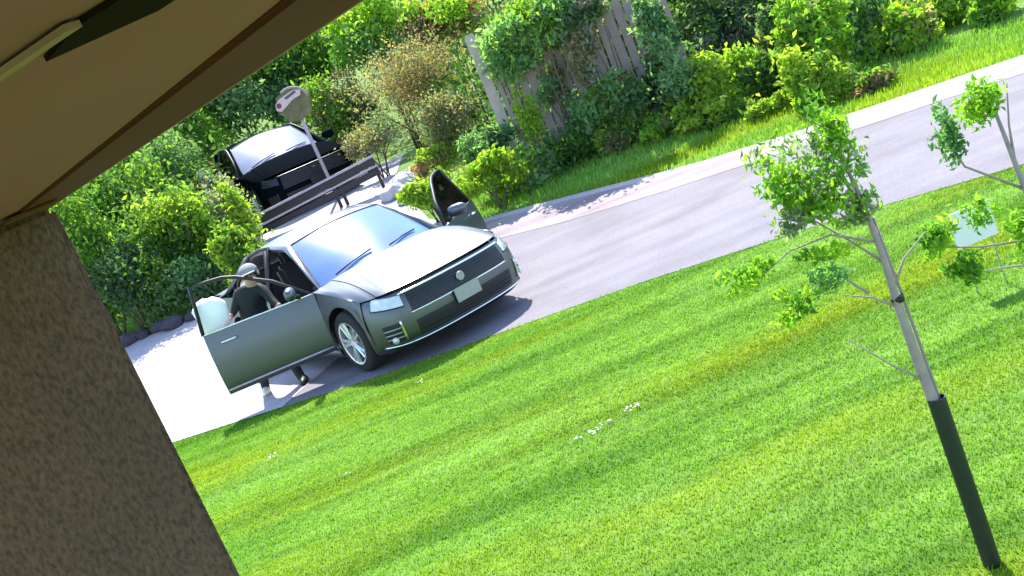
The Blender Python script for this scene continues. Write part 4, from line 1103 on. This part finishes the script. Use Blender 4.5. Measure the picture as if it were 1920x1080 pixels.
leafcloud([((-.16, .02, 1.60), (.25, .18, .21), 520, 'greyg'), ((-.18, .02, 1.60), (.26, .18, .20), 420, 'bright'), ((-.06, .02, 1.74), (.11, .10, .14), 420, 'bright'), ((-.28, .03, 1.64), (.17, .12, .12), 420, 'bright'), ((-.14, .0, 1.52), (.14, .12, .09), 220, 'bright'), ((-.07, .0, 1.45), (.11, .09, .08), 330, 'greyg'), ((-.26, .0, 1.50), (.13, .10, .07), 300, 'greyg'),
           ((-.47, 0, 1.37), (.13, .08, .065), 260, 'bright'), ((-.36, .02, 1.20), (.14, .08, .075), 300, 'bright'), ((-.22, .02, 1.24), (.10, .06, .06), 160, 'cool'), ((-.20, 0, 1.34), (.12, .06, .05), 150, 'bright'),
           ((.0, .0, 1.50), (.05, .06, .10), 60, 'cool')], 'crown', yt, .030, 'greyg', 'bright', 31)
yt2 = empty('young_tree', (1.66, 3.65, 0))
tag(yt2, 'leafy young tree cut off at the right edge, beside the white yard sign', 'tree')
MB().tube([(.24, .1, -.05), (.23, .1, .6), (.21, .08, 1.1), (.16, .05, 1.6)], [.020, .017, .013, .006], 8).build('trunk', M['grey_bark'], yt2, smooth=True)
for b in ([(.21, .08, 1.0), (-.04, .02, 1.08), (-.18, 0, 1.14)], [(.20, .08, 1.2), (-.01, .02, 1.38), (-.05, 0, 1.52)], [(.19, .07, 1.3), (.20, .05, 1.45), (.22, .02, 1.6)], [(.21, .08, .9), (.02, .03, .97), (-.08, .0, 1.0)]):
    MB().tube(b, [.006, .004, .0025], 6).build('branch', M['grey_bark'], yt2, smooth=True)
leafcloud([((-.05, .0, 1.52), (.07, .08, .13), 350, 'cool'), ((.12, .02, 1.60), (.12, .08, .14), 500, 'bright'), ((-.19, .02, 1.16), (.10, .08, .11), 420, 'bright'), ((-.14, .0, 1.04), (.10, .08, .09), 330, 'bright'), ((.14, .05, 1.05), (.10, .08, .14), 420, 'bright'), ((.0, .02, 1.2), (.08, .07, .07), 170, 'bright')], 'crown', yt2, .030, 'bright', 'cool', 77)

# ------------------------------------------------------------------ white yard sign on the right
ws = empty('yard_sign', (2.64, 6.0, 0.0))
tag(ws, 'small plain white yard sign on wire legs at the right edge of the lawn', 'sign')
MB().box((0, 0, .42), (.26, .010, .22)).build('panel', M['sign_white'], ws, bevel=.003)
for x in (-.09, .09): MB().tube([(x, .009, -.1), (x, .009, .54)], .004, 6).build('leg', M['steel'], ws)

# ------------------------------------------------------------------ person behind the open door
def skin_mesh(name, nodes, edges, radii, level=2):
    me = bpy.data.meshes.new(name + '_cage'); me.from_pydata(nodes, edges, []); me.update()
    o = bpy.data.objects.new(name + '_cage', me); COL.objects.link(o)
    md = o.modifiers.new('s', 'SKIN')
    sv = me.skin_vertices[0].data
    for i, r_ in enumerate(radii):
        sv[i].radius = r_ if isinstance(r_, tuple) else (r_, r_)
        sv[i].use_root = (i == 0)
    ms = o.modifiers.new('u', 'SUBSURF'); ms.levels = level; ms.render_levels = level
    dg = bpy.context.evaluated_depsgraph_get(); dg.update()
    r2 = bpy.data.meshes.new_from_object(o.evaluated_get(dg))
    r2.name = name
    bpy.data.objects.remove(o)
    return r2
PO_ = Vector((-2.66, 11.36, 0))
person = empty('person', PO_)
person.scale = (0.92, 0.92, 0.92)
tag(person, 'person in a dark jacket and pale grey cap standing behind the open passenger door', 'person')
N = [(0, 0, .93), (.03, -.02, 1.07), (.09, -.06, 1.20), (.13, -.10, 1.275), (.165, -.13, 1.34), (.185, -.155, 1.415),     # pelvis .. head 0-5
     (-.09, .02, .88), (-.18, .06, .50), (-.27, .13, .10), (-.27, .05, .035), (.10, -.03, .88), (.17, -.10, .50), (.22, -.15, .10), (.25, -.25, .035),   # legs 6-13
     (-.05, -.04, 1.24), (-.17, -.10, 1.08), (-.22, -.16, 1.05), (-.23, -.19, 1.05),                                            # arm to bag 14-17
     (.24, -.12, 1.22), (.31, -.24, 1.05), (.37, -.32, .98), (.39, -.35, .96)]                                                   # arm to door 18-21
E_ = [(0, 1), (1, 2), (2, 3), (3, 4), (4, 5), (0, 6), (6, 7), (7, 8), (8, 9), (0, 10), (10, 11), (11, 12), (12, 13), (2, 14), (14, 15), (15, 16), (16, 17), (2, 18), (18, 19), (19, 20), (20, 21)]
Rr = [(.16, .12), (.15, .115), (.17, .12), (.08, .08), (.055, .055), (.095, .105), .095, .07, .055, .05, .095, .07, .055, .05, .07, .05, .035, .03, .07, .05, .035, .03]
bm_me = skin_mesh('body', N, E_, Rr)
body = bpy.data.objects.new('body', bm_me); COL.objects.link(body); body.parent = person
for k in ('jacket', 'trousers', 'skin', 'hair'): bm_me.materials.append(M[k])
for p_ in bm_me.polygons:
    c = p_.center
    hd = (c - Vector(N[5])).length < .15 or c.z > 1.33
    hand = (c - Vector(N[17])).length < .055 or (c - Vector(N[21])).length < .055
    p_.material_index = 2 if (hand or hd) else (1 if c.z < .90 else 0)
    if hd and (c.y > -.14 and c.z > 1.36): p_.material_index = 3
bm_me.shade_smooth()
def ell(name, c, r_, m, parent, clip=None, n=18):
    bm = bmesh.new(); bmesh.ops.create_uvsphere(bm, u_segments=n, v_segments=12, radius=1)
    for v in bm.verts:
        v.co = Vector((v.co.x * r_[0], v.co.y * r_[1], v.co.z * r_[2]))
        if clip is not None and v.co.z < clip: v.co.z = clip
        v.co += Vector(c)
    me = bpy.data.meshes.new(name); bm.to_mesh(me); bm.free(); me.materials.append(m); me.shade_smooth()
    o = bpy.data.objects.new(name, me); COL.objects.link(o); o.parent = parent; return o
capo = ell('cap', (.185, -.15, 1.445), (.112, .125, .10), M['capm'], person, clip=-.005)
pk = ell('peak', (.20, -.26, 1.44), (.085, .09, .012), M['capm'], capo)
ell('nose', (.195, -.265, 1.395), (.016, .024, .022), M['skin'], person)
for sx in (-.035, .04): ell('eye', (.190 + sx, -.248, 1.42), (.013, .010, .009), M['letter'], person)
for sx in (-.095, .10): ell('ear', (.185 + sx, -.15, 1.405), (.014, .026, .034), M['skin'], person)
ell('shoe', (-.27, .06, .045), (.052, .14, .05), M['petal'], person, clip=-.04)['label'] = 'white shoe'
ell('shoe', (.25, -.22, .045), (.052, .14, .05), M['black'], person, clip=-.04)['label'] = 'black shoe'
for hx_, hd_ in ((N[17], Vector((-.3, -.5, -.75))), (N[21], Vector((.3, -.75, -.5)))):
    hm = MB(); hd_ = hd_.normalized(); sd = hd_.cross(Vector((0, 0, 1))).normalized(); dn_ = hd_.cross(sd)
    for k in range(4):
        o0 = Vector(hx_) + sd * (k - 1.5) * .019
        L = (.062, .072, .068, .052)[k]
        hm.tube([o0, o0 + hd_ * L * .5, o0 + hd_ * L * .85 - dn_ * .018, o0 + hd_ * L * .8 - dn_ * .04], [.0095, .009, .008, .006], 8)
    hm.tube([Vector(hx_) - hd_ * .02 + sd * .03, Vector(hx_) + sd * .055 - dn_ * .01, Vector(hx_) + sd * .06 + hd_ * .03 - dn_ * .02], [.011, .010, .007], 8)
    hm.build('fingers', M['skin'], person, smooth=True)
# white bag held at the left
bg_ = MB(); q = random.Random(9)
v = []; f = []
prof = [(.0, -.16), (.075, -.155), (.11, -.10), (.12, 0), (.115, .08), (.09, .13), (.055, .16), (.0, .165)]
for i, (r_, z_) in enumerate(prof):
    for k in range(14):
        a = 2 * math.pi * k / 14; w_ = 1 + q.uniform(-.16, .14)
        v.append((1.15 * r_ * w_ * 1.35 * math.cos(a), r_ * w_ * .8 * math.sin(a), 1.1 * z_ + q.uniform(-.02, .02)))
for i in range(len(prof) - 1):
    for k in range(14): f.append((i * 14 + k, i * 14 + (k + 1) % 14, (i + 1) * 14 + (k + 1) % 14, (i + 1) * 14 + k))
bg_.add(v, f)
tag(bg_.build('bag', M['whitecloth'], smooth=True, loc=(-3.01, 11.12, 1.07)), 'crumpled white bag held above the edge of the open passenger door', 'bag')

# ------------------------------------------------------------------ far wood
def wood(x0, x1, y0, y1, h, n, name, label, seed):
    r = np.random.default_rng(seed)
    nb = 130
    bx = r.uniform(x0, x1, nb); by = r.uniform(y0, y1, nb); bz = r.uniform(0, 1, nb) * h
    br = r.uniform(.6, 1.5, nb); k = r.integers(0, nb, n)
    q = r.normal(size=(n, 3)); q /= np.linalg.norm(q, axis=1)[:, None]; q *= (r.uniform(0, 1, n) ** .4)[:, None] * br[k][:, None]
    P = np.stack([bx[k], by[k], bz[k]], 1) + q * np.array([1.3, 1, 1])
    P[:, 2] += np.interp(P[:, 1], ZYx, ZYz)
    pal = np.array([PAL['dark'][0], PAL['dark'][2], PAL['mid'][2], PAL['cool'][2], PAL['mid'][0], PAL['olive'][2]])
    t = pal[r.integers(0, 6, nb)][k] * 1.4 * r.uniform(.6, 1.4, n)[:, None]
    V, F, T = leaves(P, .17, np.clip(t, .008, .5))
    tag(np_mesh(name, V, F, T, M['leaf']), label, 'wood', kind='stuff')
wood(-16, 16, 29, 36, 6.5, 60000, 'woodland', 'dark green woodland closing the view behind everything', 5)
wood(-9.5, -5.6, 21.0, 26, 2.4, 9000, 'undergrowth', 'low dark undergrowth behind the left green bank', 6)
wood(1, 11, 18.4, 21, 2.0, 17000, 'thicket', 'dark leafy thicket behind the board fence and saplings', 8)
